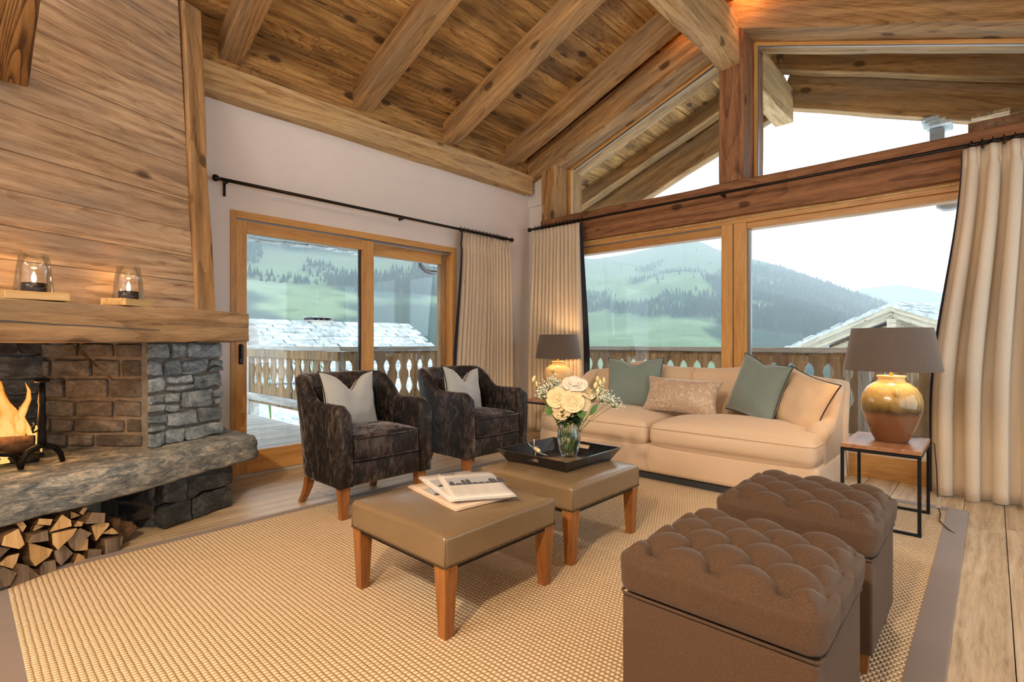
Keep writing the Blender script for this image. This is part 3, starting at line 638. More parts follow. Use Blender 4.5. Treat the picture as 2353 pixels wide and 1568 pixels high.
# ------------------------------------------------------------------ mountains
def pxang(px): return TH - math.atan((px-1176.5)/1190)
ridge_px = [(-900, 200), (0, 300), (560, 380), (1000, 450), (1200, 520), (1349, 592), (1420, 590), (1480, 577), (1530, 562), (1570, 556), (1610, 560), (1660, 578), (1720, 592), (1800, 612), (1870, 636), (1950, 668), (2010, 692), (2060, 712), (2140, 745), (2300, 775), (2700, 790), (3500, 800)]
def ridge_el(px):
    for (a, va), (b_, vb) in zip(ridge_px, ridge_px[1:]):
        if a <= px <= b_:
            v = va + (vb-va)*(px-a)/(b_-a); return math.atan((784-v)/1190*math.cos(math.atan((px-1176.5)/1190)))
    return 0
def fbm(x, y, o=5, s=1.0):
    r = 0; a = 1
    for i in range(o): r += a*noise.noise(Vector((x*s, y*s, 3.1*i))); a *= .5; s *= 2
    return r
def terrain(name, nx, nr, r0, r1, pa, pb, elf, label, mat, seed=0, rough=.02):
    vs = []; fs = []; cols = []
    for j in range(nr):
        t = j/(nr-1); r = r0*(r1/r0)**(t)
        for i in range(nx):
            px = pa + (pb-pa)*i/(nx-1); a = pxang(px)
            top, base = elf(px); tt = max(0, (math.log(r/300)/math.log(r1*.86/300)))
            e = base*(1-min(tt, 1)) + top*(min(tt, 1)**.9 if tt > 0 else 0)
            if tt <= 0: e = base + (math.atan2(-14, r) - base)*min(1, max(0, -tt*.9))
            if tt > 1: e = top - (tt-1)*1.2
            x, y = r*math.cos(a), r*math.sin(a)
            z = EYE + r*math.tan(e) + (fbm(x/400+seed, y/400, 5)*r*rough*min(1, r/500)*(1-abs(min(tt, 1)-.5)*.9 if tt > .85 else 1))
            vs.append((x, y, z))
            u = (784-1190*(z-EYE)/r/math.cos(math.atan((px-1176.5)/1190)))
            cols.append((px, u, x, y))
    for j in range(nr-1):
        for i in range(nx-1): fs.append((j*nx+i+1, j*nx+i, (j+1)*nx+i, (j+1)*nx+i+1))
    return vs, fs, cols
def woods(px, v, x, y):                                # how wooded a spot is: 0 meadow .. 1 forest
    n = fbm(x/170, y/170, 4); f = n*1.1 + .12
    if px < 1200: f += .50 - .60*math.exp(-((px-620-(v-560)*.55)/70)**2)*(1 if v > 560 else .6)
    elif px > 1590 and v > 600: f += min(1.0, (px-1590)/60)*.9 if v > 640-(px-1590)*.2 else 0
    if 1300 < px < 1700: f += -.55 if v > 730 else (-.25 if v < 640 else -.05)
    if v < 600 and px > 1200: f -= .8
    return f
vs, fs, cols = terrain('mountain', 300, 110, 40, 2300, -500, 3300, lambda p: (ridge_el(p), math.radians(-5.2)), '', None)
mm_, nt, b, o = newmat('alpine_slope')
at = N(nt, 'Attribute'); at.attribute_name = 'slope'; v = coords(nt, (1,1,1), False)
nn_ = noise_(nt, v, .02, 6, .7); n3 = noise_(nt, v, .006, 4, .6)
mead = mixc(nt, ramp(nt, n3, [(.4, (0,0,0,1)), (.6, (1,1,1,1))]), hx('#657A5A'), hx('#7F9270'))
mead = mixc(nt, ramp(nt, nn_, [(.52, (0,0,0,1)), (.62, (.6,.6,.6,1))]), mead, hx('#5E6E50'))
rock = mixc(nt, nn_, hx('#66745A'), hx('#7E8678'))
sep = N(nt, 'SeparateColor'); L(nt, at.outputs['Color'], sep.inputs[0])
col = mixc(nt, sep.outputs[1], mead, rock); col = mixc(nt, sep.outputs[0], col, hx('#36493F'))
L(nt, col, b.inputs['Base Color']); b.inputs['Roughness'].default_value = 1; b.inputs['Specular IOR Level'].default_value = 0
me = mesh(vs, fs, True, [mm_]); ca = me.color_attributes.new('slope', 'FLOAT_COLOR', 'POINT')
for i, (px, v_, x, y) in enumerate(cols):
    f = woods(px, v_, x, y); ca.data[i].color = (min(1, max(0, (f-.25)*4)), min(1, max(0, (650-v_)/60)), 0, 1)
obj('mountain', me, kind='structure')
random.seed(21); mb = MB(); nt_ = 0
idx = [i for i in range(len(vs)) if -200 < cols[i][0] < 2500 and 750 < math.hypot(vs[i][0], vs[i][1]) < 2150]
while nt_ < 30000:
    i = random.choice(idx); px, v_, x, y = cols[i]; f = woods(px, v_, x, y)
    if random.random() > (f-.16)*3 and random.random() > .004: continue
    a, b4 = vs[i], vs[min(i+1, len(vs)-1)]; c4 = vs[min(i+300, len(vs)-1)]; s1, s2 = random.random(), random.random()
    if math.hypot(b4[0]-a[0], b4[1]-a[1]) > 200: continue
    p = [a[k] + (b4[k]-a[k])*s1 + (c4[k]-a[k])*s2 for k in range(3)]
    r_ = math.hypot(p[0], p[1]); hgt = random.uniform(6, 13); rr = hgt*.2; q = random.random()
    vv = [(p[0]+rr*math.cos(q+k*PI/2.5), p[1]+rr*math.sin(q+k*PI/2.5), p[2]) for k in range(5)] + [(p[0], p[1], p[2]+hgt)]
    mb.add(vv, [(k, (k+1) % 5, 5) for k in range(5)]); nt_ += 1
obj('conifer_forest', mb, plain('conifer', hx('#31443B'), 1, spec=0), kind='stuff', label='conifers scattered and massed over the mountain slopes', cat='forest')
far_px = [(1700, 760), (1900, 690), (1980, 664), (2060, 652), (2120, 664), (2190, 676), (2230, 655), (2400, 640), (2700, 660)]
def far_el(px):
    for (a, va), (b_, vb) in zip(far_px, far_px[1:]):
        if a <= px <= b_: return math.atan((784-(va+(vb-va)*(px-a)/(b_-a)))/1190*math.cos(math.atan((px-1176.5)/1190)))
    return 0
vs2, fs2, _ = terrain('far', 80, 20, 3500, 9000, 1700, 2700, lambda p: (far_el(p), 0.0), '', None, 9, .006)
obj('far_mountain', mesh(vs2, fs2, True, [mm_]), kind='structure')
# the humid air of the valley
hz = bpy.data.materials.new('valley_haze'); hz.use_nodes = True; nt = hz.node_tree; nt.nodes.clear()
o = N(nt, 'OutputMaterial'); vsn = N(nt, 'VolumeScatter'); vsn.inputs['Color'].default_value = (.78, .90, 1, 1); vsn.inputs['Density'].default_value = 4.6e-4; L(nt, vsn.outputs[0], o.inputs['Volume'])
hb = MB(); A0, A1 = pxang(3400), pxang(-500)
ring = lambda r, z: [(r*math.cos(A0+(A1-A0)*i/12), r*math.sin(A0+(A1-A0)*i/12), z) for i in range(13)]
q = ring(60, -400) + ring(60, 620) + ring(2900, -400) + ring(2900, 620); fz = []
for i in range(12): fz += [(i+1, i, 13+i, 14+i), (26+i, 27+i, 40+i, 39+i), (13+i, 39+i, 40+i, 14+i), (i, i+1, 27+i, 26+i)]
fz += [(0, 26, 39, 13), (12, 25, 51, 38)]
hb.add(q, fz); ho = obj('valley_haze', hb, hz, kind='stuff', label='thin blue haze filling the valley', cat='haze')
S.cycles.volume_bounces = 2

# ------------------------------------------------------------------ fireplace (local x along its face, y into the chimney)
random.seed(11)
FA = math.radians(24.5); FQ = (1.306, 3.915, 0)
fp = empty('fireplace', FQ, FA, label='stone fireplace with thick hearth slab, oak mantel beam and planked chimney breast', cat='fireplace')
def rockmesh(a, b_, c_, mat, rough=.010, r=.014, n=(3,2,2), cut=None):
    ph = random.random()*90
    def fn(q, p):
        d = noise.noise_vector(Vector((q.x*9+ph, q.y*9, q.z*9)))*rough*1.6 + noise.noise_vector(Vector((q.x*25+ph, q.y*25, q.z*25)))*rough*.5
        return q+d
    vs, fs = rbox(a, b_, c_, min(r, a*.45, b_*.45, c_*.45), n, fn=fn); return mesh(vs, fs, True, [mat])
def stones(mat, org, ux, W_, z0, z1, courses, wmin, wmax, gap=.011, proud=.012, depth=.05, parent=fp, rough=.010, split=.2):
    ux = Vector(ux).normalized(); zz = z0
    hs = [random.uniform(.75, 1.25) for _ in range(courses)]; k = (z1-z0)/sum(hs)
    for h in hs:
        h *= k; x = 0; first = True
        while x < W_ - .01:
            w_ = random.uniform(wmin, wmax)
            if first: w_ *= random.uniform(.6, 1); first = False
            if W_-x-w_ < wmin*.6: w_ = W_-x
            parts_ = [(0, h)] if not (random.random() < split and h > .1) else [(0, h*.42), (h*.42, h*.58)]
            for dz, hh_ in parts_:
                c = Vector(org) + ux*(x+w_/2) + Vector((0, 0, zz+dz+hh_/2 - Vector(org).z))
                nrm = Vector((ux.y, -ux.x, 0)); c += nrm*random.uniform(0, proud)
                obj('stone', rockmesh(max(.012, w_/2-gap/2), depth/2, max(.012, hh_/2-gap/2), mat, rough), None, parent, mw=frame(c, ux, (0,0,1)) @ Ry(random.uniform(-.02, .02)))
            x += w_
        zz += h
# core masonry behind the stones
core = MB(); core.box(-.43, .145, .24, .80, .45, 1.14).box(-1.9, -.60, .90, 1.1, .45, 1.3).box(-.5, -.02, .06, .7, 0, .30)
core.prism([(-.41, .22), (-.41, .3), (-.5, .95), (-.60, .95), (-.43, .24)], .45, 1.14)
core.box(-2.0, -.56, .42, .6, 0, .30)
obj('mortar_core', core, M['mortar'], fp)
stones(M['stone'], (-.425, .235, 0), (1, 0, 0), .575, .462, 1.14, 6, .12, .30, gap=.018, depth=.06, rough=.012, split=.25)
stones(M['stone_in'], (-.615, .93, 0), (.205, -.70, 0), .72, .47, 1.14, 6, .15, .34, gap=.022, depth=.05, proud=.004, rough=.006, split=0)
stones(M['stone_dk'], (-1.9, .885, 0), (1, 0, 0), 1.30, .47, 1.2, 6, .2, .4, gap=.016, depth=.05, proud=.006, rough=.008, split=0)
stones(M['stone_dk'], (-.50, .015, 0), (1, 0, 0), .50, .0, .31, 2, .2, .4, depth=.09, rough=.014, split=0)
stones(M['stone_dk'], (-.02, .04, 0), (.0, 1, 0), .55, .0, .31, 2, .2, .35, depth=.06, rough=.012, split=0)
stones(M['stone_dk'], (-.47, .60, 0), (0, -1, 0), .55, .0, .30, 2, .2, .35, depth=.05, rough=.012, split=0)
# hearth slab: outline seen from above, riven front face
out_ = [(-1.95, -.03), (-1.5, -.04), (-1.2, -.06), (-.95, -.10), (-.75, -.125), (-.5, -.10), (-.25, -.07), (.0, -.085), (.165, -.095), (.32, .25), (.47, .60), (-.42, .62), (-.6, .95), (-1.95, .95)]
def densify(P, d=.045):
    R_ = []
    for (a, b_) in zip(P, P[1:]+P[:1]):
        n = max(1, int(math.dist(a, b_)/d)); R_ += [(a[0]+(b_[0]-a[0])*i/n, a[1]+(b_[1]-a[1])*i/n) for i in range(n)]
    return R_
dp_ = densify(out_); rings = [(.315, .028), (.30, .005), (.315, -.0), (.345, -.012), (.38, -.004), (.41, -.010), (.44, -.0), (.458, .012), (.465, .035)]
cx_, cy_ = -.7, .4; vs = []; fs = []; n_ = len(dp_)
for j, (z, ins) in enumerate(rings):
    for (x, y) in dp_:
        d = Vector((cx_-x, cy_-y, 0)).normalized(); k = noise.noise(Vector((x*7, y*7, z*22)))*.022 + noise.noise(Vector((x*22, y*22, z*50)))*.009
        f_ = 1 if y < .5 else .2
        vs.append((x + d.x*(ins+k)*f_, y + (d.y*ins + k)*f_, z + noise.noise(Vector((x*5, y*5, 3)))*.008))
for j in range(len(rings)-1):
    for i in range(n_): fs.append((j*n_+i, j*n_+(i+1) % n_, (j+1)*n_+(i+1) % n_, (j+1)*n_+i))
fs.append(tuple(range(n_))[::-1]); fs.append(tuple(range((len(rings)-1)*n_, len(rings)*n_)))
obj('hearth_slab', mesh(vs, fs, True, [M['slab']]), None, fp)
# mantel beam with a long drying crack
def mfn(q, p):
    d = noise.noise_vector(Vector((q.x*2, q.y*4, q.z*5)))*.008 + noise.noise_vector(Vector((q.x*9, q.y*9, q.z*9)))*.004
    return q + Vector((0, d.y, d.z))
vs, fs = rbox(1.03, .16, .1025, .01, (30, 2, 4), fn=mfn); vs = [v + Vector((-.905, .10, 1.246)) for v in vs]
mt = obj('mantel_beam', mesh(vs, fs, False, [M['mantel']]), None, fp)
ck = MB(); pr = [(-1.9 + i*.09, 1.262 - .0125*i*.25 + noise.noise(Vector((i*.5, 0, 0)))*.004) for i in range(16)]
ck.prism([(x, z+.0035*(1-i/16)+.0012) for i, (x, z) in enumerate(pr)] + [(x, z-.0035*(1-i/16)-.0008) for i, (x, z) in list(enumerate(pr))[::-1]], -.066, -.055, 'y')
ck.prism([(-.5, 1.256), (-.2, 1.251), (.1, 1.247), (.1, 1.245), (-.2, 1.249), (-.5, 1.255)], -.064, -.055, 'y')
obj('crack', ck, M['ink'], mt)
# planked breast, leaning back a little
breast = empty('chimney_breast', (0, .16, 1.345), parent=fp); breast.rotation_euler = (-math.radians(4.2), 0, 0)
z = 0; hh_ = 2.95
while z < hh_:
    h = random.uniform(.17, .25); x = -2.0; brk = random.uniform(-1.6, -.4) if random.random() < .25 else None
    segs = [(-2.0, -.125)] if brk is None else [(-2.0, brk), (brk+.002, -.125)]
    for a, b_ in segs:
        vs, fs = rbox((b_-a)/2, .012, h/2-.0012, .003, (1,1,1)); obj('plank', mesh(vs, fs, False, [M['panel']]), None, breast, loc=((a+b_)/2, .012-random.random()*.004, z+h/2))
    z += h
obj('corner_timber', beam_mesh(2.22, .15, .145, M['beam'], rough=.006), None, breast, mw=T(-.048, .045, 1.09) @ Ry(-PI/2+.012))
obj('backing', MB().box(-2.0, -.10, .03, .08, 0, 2.2), M['mortar_dk'], breast)
obj('smoke_hood', MB().box(-2.0, -.05, .22, .75, 1.14, 1.36).box(-2.0, -.10, .45, .6, 1.36, 3.3), M['mortar_dk'], fp)
# fire iron with round top and arched foot, chain on the reveal
ai_ = empty('andiron', (-.945, .29, .468), rz=FA, label='black wrought iron andiron with disc top and arched foot', cat='andiron')
ai_.location = Matrix.Rotation(FA, 4, 'Z') @ Vector((-.945, .29, .468)) + Vector(FQ)
obj('arched_foot', MB(True).tube([(-.095, 0, .006), (-.088, 0, .055), (-.06, 0, .095), (0, 0, .118), (.06, 0, .095), (.088, 0, .055), (.10, 0, .006)], [.013, .014, .015, .018, .015, .014, .013], 10), M['iron'], ai_)
obj('shaft', MB(True).tube([(0, 0, .11), (0, 0, .16), (0, 0, .22), (0, 0, .23), (0, 0, .34), (0, 0, .35), (.002, 0, .46)], [.02, .019, .017, .02, .015, .018, .012], 10), M['iron'], ai_)
obj('disc_top', MB(True).lathe([(0, .455), (.03, .458), (.036, .468), (.030, .476), (0, .478)], 20), M['iron'], ai_)
obj('hook', MB(True).tube([(-.015, 0, .20), (-.04, 0, .19), (-.045, 0, .215), (-.03, 0, .235)], .005, 6), M['iron'], ai_)
obj('billet_bar', MB().box(-.012, .012, 0, .35, .05, .075), M['iron'], ai_)
an2 = empty('andiron', Matrix.Rotation(FA, 4, 'Z') @ Vector((-1.12, .33, .468)) + Vector(FQ), rz=FA, label='curved foot of a second iron andiron at the left edge of the fire', cat='andiron')
obj('arched_foot', MB(True).tube([(-.095, 0, .006), (-.088, 0, .055), (-.06, 0, .085), (0, 0, .10), (.06, 0, .085), (.088, 0, .055), (.10, 0, .006)], .013, 10), M['iron'], an2)
chn = empty('chain', Matrix.Rotation(FA, 4, 'Z') @ Vector((-.47, .50, 0)) + Vector(FQ), rz=FA, label='rusty iron chain hooked across the inner stone wall of the fireplace', cat='chain')
def link_path(P, name='link'):
    for a, b_ in zip(P, P[1:]):
        a, b_ = Vector(a), Vector(b_); n = max(1, int((b_-a).length/.042))
        for i in range(n):
            c = a + (b_-a)*((i+.5)/n); mb = MB(True); lp = [(math.cos(t)*.025, math.sin(t)*.007, 0) for t in [k*PI/5 for k in range(11)]]
            mb.tube(lp, .0025, 5, caps=False); obj(name, mb, M['bark'], chn, mw=frame(c, b_-a, (0, -1, .2) if i % 2 else (.3, -1, 1)))
link_path([(-.115, .13, 1.12), (-.06, .02, 1.0), (-.0, -.06, .90), (.0, -.065, .60)])

def fpt(x, y, z): return Matrix.Rotation(FA, 4, 'Z') @ Vector((x, y, z)) + Vector(FQ)
# burning logs and flames
for k, (a, b_, r_, lab) in enumerate((((-1.0, .50, .50), (-.90, .56, .72), .032, 'charred log leaning upright in the flames beside the andiron'),
                                  ((-1.25, .55, .53), (-.86, .48, .50), .04, 'dark log lying across the bottom of the fire'),
                                  ((-1.22, .62, .60), (-.92, .40, .58), .045, 'glowing log resting across the andirons at the left edge'))):
    P = [fpt(*(Vector(a)+(Vector(b_)-Vector(a))*t)) for t in (0, .33, .66, 1)]
    obj('burning_log', MB(True).tube(P, [r_*random.uniform(.85, 1.1) for _ in P], 9), M['bark'], label=lab, cat='log', group='logs burning in the fireplace')
fm, nt, b, o = newmat('fire_flame'); nt.nodes.clear()
o = N(nt, 'OutputMaterial'); mx = N(nt, 'MixShader'); tr = N(nt, 'BsdfTransparent'); em = N(nt, 'Emission'); L(nt, tr.outputs[0], mx.inputs[1]); L(nt, em.outputs[0], mx.inputs[2]); L(nt, mx.outputs[0], o.inputs[0])
v = coords(nt, (1,1,.35), True); f = noise_(nt, v, 16, 4, .6, 1.0); tcx = N(nt, 'TexCoord'); sx = N(nt, 'SeparateXYZ'); L(nt, tcx.outputs['Object'], sx.inputs[0])
lw = N(nt, 'LayerWeight'); lw.inputs[0].default_value = .5
k = mth(nt, 'ADD', mth(nt, 'MULTIPLY', mth(nt, 'SUBTRACT', 1, lw.outputs['Facing']), .8), mth(nt, 'SUBTRACT', mth(nt, 'MULTIPLY', f, .9), mth(nt, 'MULTIPLY', sx.outputs[2], 1.1)))
L(nt, ramp(nt, k, [(.25, (1, .12, .005, 1)), (.55, (1, .33, .03, 1)), (.95, (1, .68, .2, 1))]), em.inputs[0]); em.inputs[1].default_value = .95
L(nt, mth(nt, 'MINIMUM', 1, mth(nt, 'MAXIMUM', 0, mth(nt, 'MULTIPLY', mth(nt, 'SUBTRACT', k, .30), 2.2))), mx.inputs[0])
fire = empty('fire', fpt(-1.0, .52, .48), FA, label='bright orange wood fire burning on the hearth', cat='fire')
for (x, h, r_, bend) in ((-.10, .50, .05, .03), (-.20, .46, .06, -.02), (-.15, .34, .07, .02), (-.07, .42, .06, -.03), (-.01, .50, .07, .03), (.05, .36, .055, .02), (.085, .44, .045, -.02), (.13, .30, .035, .03), (-.22, .40, .07, .02), (.03, .26, .075, 0), (-.28, .5, .07, 0), (.16, .20, .03, .02)):
    P = [(x + bend*math.sin(t*4+x*9)*t*1.5 + noise.noise(Vector((x*20, t*3, 0)))*.04*t, random.uniform(-.02, .02), h*t) for t in [i/9 for i in range(10)]]
    R_ = [r_*max(.02, (math.sin(min(1, t*2.2)*PI/2)*.5+.5)*(1-t)**.75) for t in [i/9 for i in range(10)]]
    obj('flame_tongue', MB(True).tube(P, R_, 12), fm, fire)
lamp('fire_light', 'POINT', fpt(-1.02, .40, .80), 6, (1, .46, .16), .10)
# candle holders on the mantel
def candle(x, rot, label, s=1.0):
    e = empty('candle_holder', fpt(x, .03, 1.3495), FA+rot, label=label, cat='candle holder', group='candle holders on the mantel'); e.scale = (1.16, 1.16, 1.16)
    obj('wooden_block', beam_mesh(.21, .12, .034, M['pine'], rough=.001, seg=2, r=.003), None, e, loc=(0, 0, .0175))
    obj('candle_cup', MB(True).lathe([(.0, .035), (.04, .0355), (.043, .04), (.043, .075), (.038, .076), (.037, .060), (0, .060)], 24), M['candle'], e)
    obj('wax', MB(True).lathe([(0, .055), (.036, .055), (.036, .068), (0, .068)], 20), M['wax'], e)
    obj('glass_shade', MB(True).lathe([(.066, .036), (.064, .06), (.058, .13), (.049, .198), (.0475, .198), (.0565, .13), (.0625, .06), (.0645, .036)], 32, cap=False), M['tglass'], e)
    fl_ = obj('flame', MB(True).lathe([(0, .074), (.006, .080), (.009, .093), (.007, .108), (.003, .120), (0, .125)], 12), M['flame'], e)
    o_ = lamp('candle_light', 'POINT', (0, .0, .0), .9, (1, .45, .15), .012); o_.parent = e; o_.location = (0, 0, .16)
candle(-1.125, -.25, 'wooden block with glass candle shade at the left end of the mantel')
candle(-.665, .35, 'wooden block with glass candle shade near the middle of the mantel')
# log pile in the niche under the slab
LOGS = [([(-1.245,.274),(-1.222,.194),(-1.243,.179),(-1.305,.218),(-1.296,.257)],'p','pale five-sided log end under the slab, far left of the pile'),
([(-1.235,.295),(-1.209,.295),(-1.193,.265),(-1.209,.241)],'p','small kite-shaped pale log end touching the slab at the left'),
([(-1.153,.290),(-1.098,.269),(-1.109,.243),(-1.161,.264)],'p','small flat rectangular pale log end just under the slab'),
([(-1.156,.261),(-1.126,.243),(-1.158,.234),(-1.169,.235)],'p','thin pale splinter end below the flat rectangular log'),
([(-1.136,.230),(-1.131,.179),(-1.182,.189),(-1.212,.199),(-1.193,.229)],'g','grey log end above the large pale wedge'),
([(-1.059,.280),(-1.023,.241),(-1.019,.209),(-1.111,.211)],'p','tall orange-pale wedge at the top of the pile'),
([(-1.113,.205),(-1.003,.194),(-1.024,.164),(-1.089,.118),(-1.109,.151)],'p','large pale quarter log with its point down, mid pile'),
([(-1.200,.192),(-1.099,.121),(-1.117,.092),(-1.175,.069),(-1.193,.107)],'p','largest pale wedge log in the left half of the pile'),
([(-1.305,.209),(-1.253,.183),(-1.305,.145),(-1.341,.184)],'g','grey log end cut by the left edge of the photo, upper one'),
([(-1.219,.145),(-1.230,.106),(-1.245,.082),(-1.297,.121),(-1.262,.147)],'p','pale leaf-shaped log end low at the left of the pile'),
([(-1.305,.121),(-1.258,.077),(-1.283,.029),(-1.329,.032),(-1.343,.095)],'g','grey log end at the bottom left corner of the pile'),
([(-1.228,.102),(-1.207,.087),(-1.164,.024),(-1.204,.004),(-1.275,.012)],'g','broad grey triangular log on the floor at the left'),
([(-1.139,.075),(-1.094,.067),(-1.089,.018),(-1.151,.002),(-1.153,.052)],'g','grey-brown squarish log on the floor, second from left'),
([(-1.089,.104),(-1.042,.120),(-1.003,.064),(-1.036,.037),(-1.059,.023),(-1.075,.049)],'g','grey round-cornered log below the large quarter log'),
([(-.988,.058),(-.966,.036),(-.951,.000),(-1.015,.004)],'p','pale quarter-round log standing on the floor mid pile'),
([(-.997,.072),(-.951,.124),(-.931,.110),(-.934,.052)],'p','small bright triangular log end above the quarter-round one'),
([(-1.036,.145),(-.978,.185),(-.922,.138),(-.947,.123),(-1.003,.078),(-1.021,.102)],'g','long dark grey split face in the middle of the pile'),
([(-.924,.178),(-.892,.181),(-.838,.165),(-.835,.151),(-.902,.092)],'p','pale triangular log pointing down in the right half'),
([(-.869,.116),(-.818,.130),(-.785,.090),(-.811,.093)],'p','thin brown splinter log above the dark square one'),
([(-.872,.088),(-.776,.072),(-.790,.025),(-.803,.005),(-.866,.011)],'g','dark grey square log low at the right of the pile'),
([(-.941,.044),(-.934,.059),(-.876,.036),(-.879,.002),(-.941,.000)],'g','darkest low log on the floor right of the quarter-round one'),
([(-.966,.205),(-.934,.254),(-.872,.231),(-.876,.179)],'g','lilac-grey log with rough bark at the top right of the pile'),
([(-.799,.153),(-.751,.156),(-.754,.086),(-.782,.089)],'b','brown upright log end turned to the right side'),
([(-.747,.140),(-.683,.115),(-.649,.073),(-.729,.014),(-.765,.068)],'b','brown half-round log at the far right end of the pile'),
([(-1.003,.276),(-.956,.240),(-1.003,.238)],'p','small pale triangle log end near the top of the pile'),
([(-.997,.229),(-.972,.214),(-.981,.197),(-1.011,.205)],'p','tiny pale square log end under the small triangle'),
([(-.954,.281),(-.934,.275),(-.956,.244),(-.972,.259)],'p','small bright sliver sticking up against the slab'),
([(-1.059,.287),(-1.007,.290),(-1.003,.242),(-1.021,.248)],'b','dark olive log behind the top of the pile')]
random.seed(3)
for P, kind_, lab in LOGS:
    cx_ = sum(p[0] for p in P)/len(P); cz_ = min(p[1] for p in P); y0 = random.uniform(-.035, .03)
    if kind_ == 'b': y0 += .05
    loc = [(x-cx_, max(z, .002)-cz_) for x, z in P]; n = len(loc)
    A = loc
    # slightly rounded prism, bark side darker than the sawn end
    vs = [(x*.985, 0, z) for x, z in A] + [(x, .006, z) for x, z in A] + [(x*.97, .36+random.uniform(-.02, .02), z) for x, z in A]
    fs = [tuple(range(n)), tuple(range(2*n, 3*n))[::-1]] + [(i, i+n, (i+1) % n+n, (i+1) % n) for i in range(n)] + [(i+n, i+2*n, (i+1) % n+2*n, (i+1) % n+n) for i in range(n)]
    m_ = mesh(vs, [f[::-1] if sum((A[i][0]*A[(i+1) % n][1]-A[(i+1) % n][0]*A[i][1]) for i in range(n)) > 0 else f for f in fs], False,
              [M['endgrain' if kind_ == 'p' else ('endgrey' if kind_ == 'g' else 'bark')], M['bark']], [0, 1] + [0]*n + [1]*n)
    obj('log', m_, None, None, loc=fpt(cx_, y0-.06, cz_), rot=(0, 0, FA+random.uniform(-.05, .05)), label=lab, cat='log', group='split logs stacked under the hearth slab')

# ------------------------------------------------------------------ rug
rug = empty('rug', (2.4, 1.8, 0), label='large woven straw coloured rug with grey-brown fabric border', cat='rug')
obj('woven_field', MB().box(-2.235, 2.12, -1.58, 1.60, .0, .014), M['rug'], rug)
for a, b_, c_, d in ((-2.33, 2.215, -1.685, -1.575), (-2.33, 2.215, 1.595, 1.665), (-2.33, -2.23, -1.575, 1.595), (2.115, 2.215, -1.575, 1.595)):
    vs, fs = rbox((b_-a)/2, (d-c_)/2, .0075, .005, (1,1,1)); obj('border', mesh(vs, fs, True, [M['rugborder']]), None, rug, loc=((a+b_)/2, (c_+d)/2, .0078))
RZ = .0145

# ------------------------------------------------------------------ furniture
def tapered(x, y, z0, z1, a0, a1, dx=0, dy=0, mat=None, parent=None, name='leg'):
    vs = []; n = 4
    for i in range(n+1):
        t = i/n; a = a0+(a1-a0)*t; k = (1-t)**2
        for sx_, sy_ in ((-1,-1), (1,-1), (1,1), (-1,1)): vs.append((sx_*a + dx*k, sy_*a + dy*k, (z1-z0)*t))
    fs = [(3,2,1,0), tuple(4*n+i for i in range(4))] + [(4*j+i, 4*j+(i+1) % 4, 4*j+4+(i+1) % 4, 4*j+4+i) for j in range(n) for i in range(4)]
    return obj(name, mesh(vs, fs, False, [mat or M['leg']]), None, parent, loc=(x, y, z0))
def crestpath():
    P = []                                              # (x, y, height, lean) left front -> back -> right front
    L_ = []
    for i in range(9): L_.append((-.355, -.345+.42*i/8))
    for i in range(1, 7): a = PI - i*PI/2/6*1.0; L_.append((-.355+.19+.19*math.cos(a), .075+.0+.21*math.sin(a)+.03*math.sin(a)))
    for i in range(1, 8): L_.append((-.165+.33*i/8, .315+.02*math.sin(PI*i/8)))
    return L_ + [(-x, y) for x, y in L_[:15][::-1]]
def sst(t): t = max(0, min(1, t)); return t*t*(3-2*t)
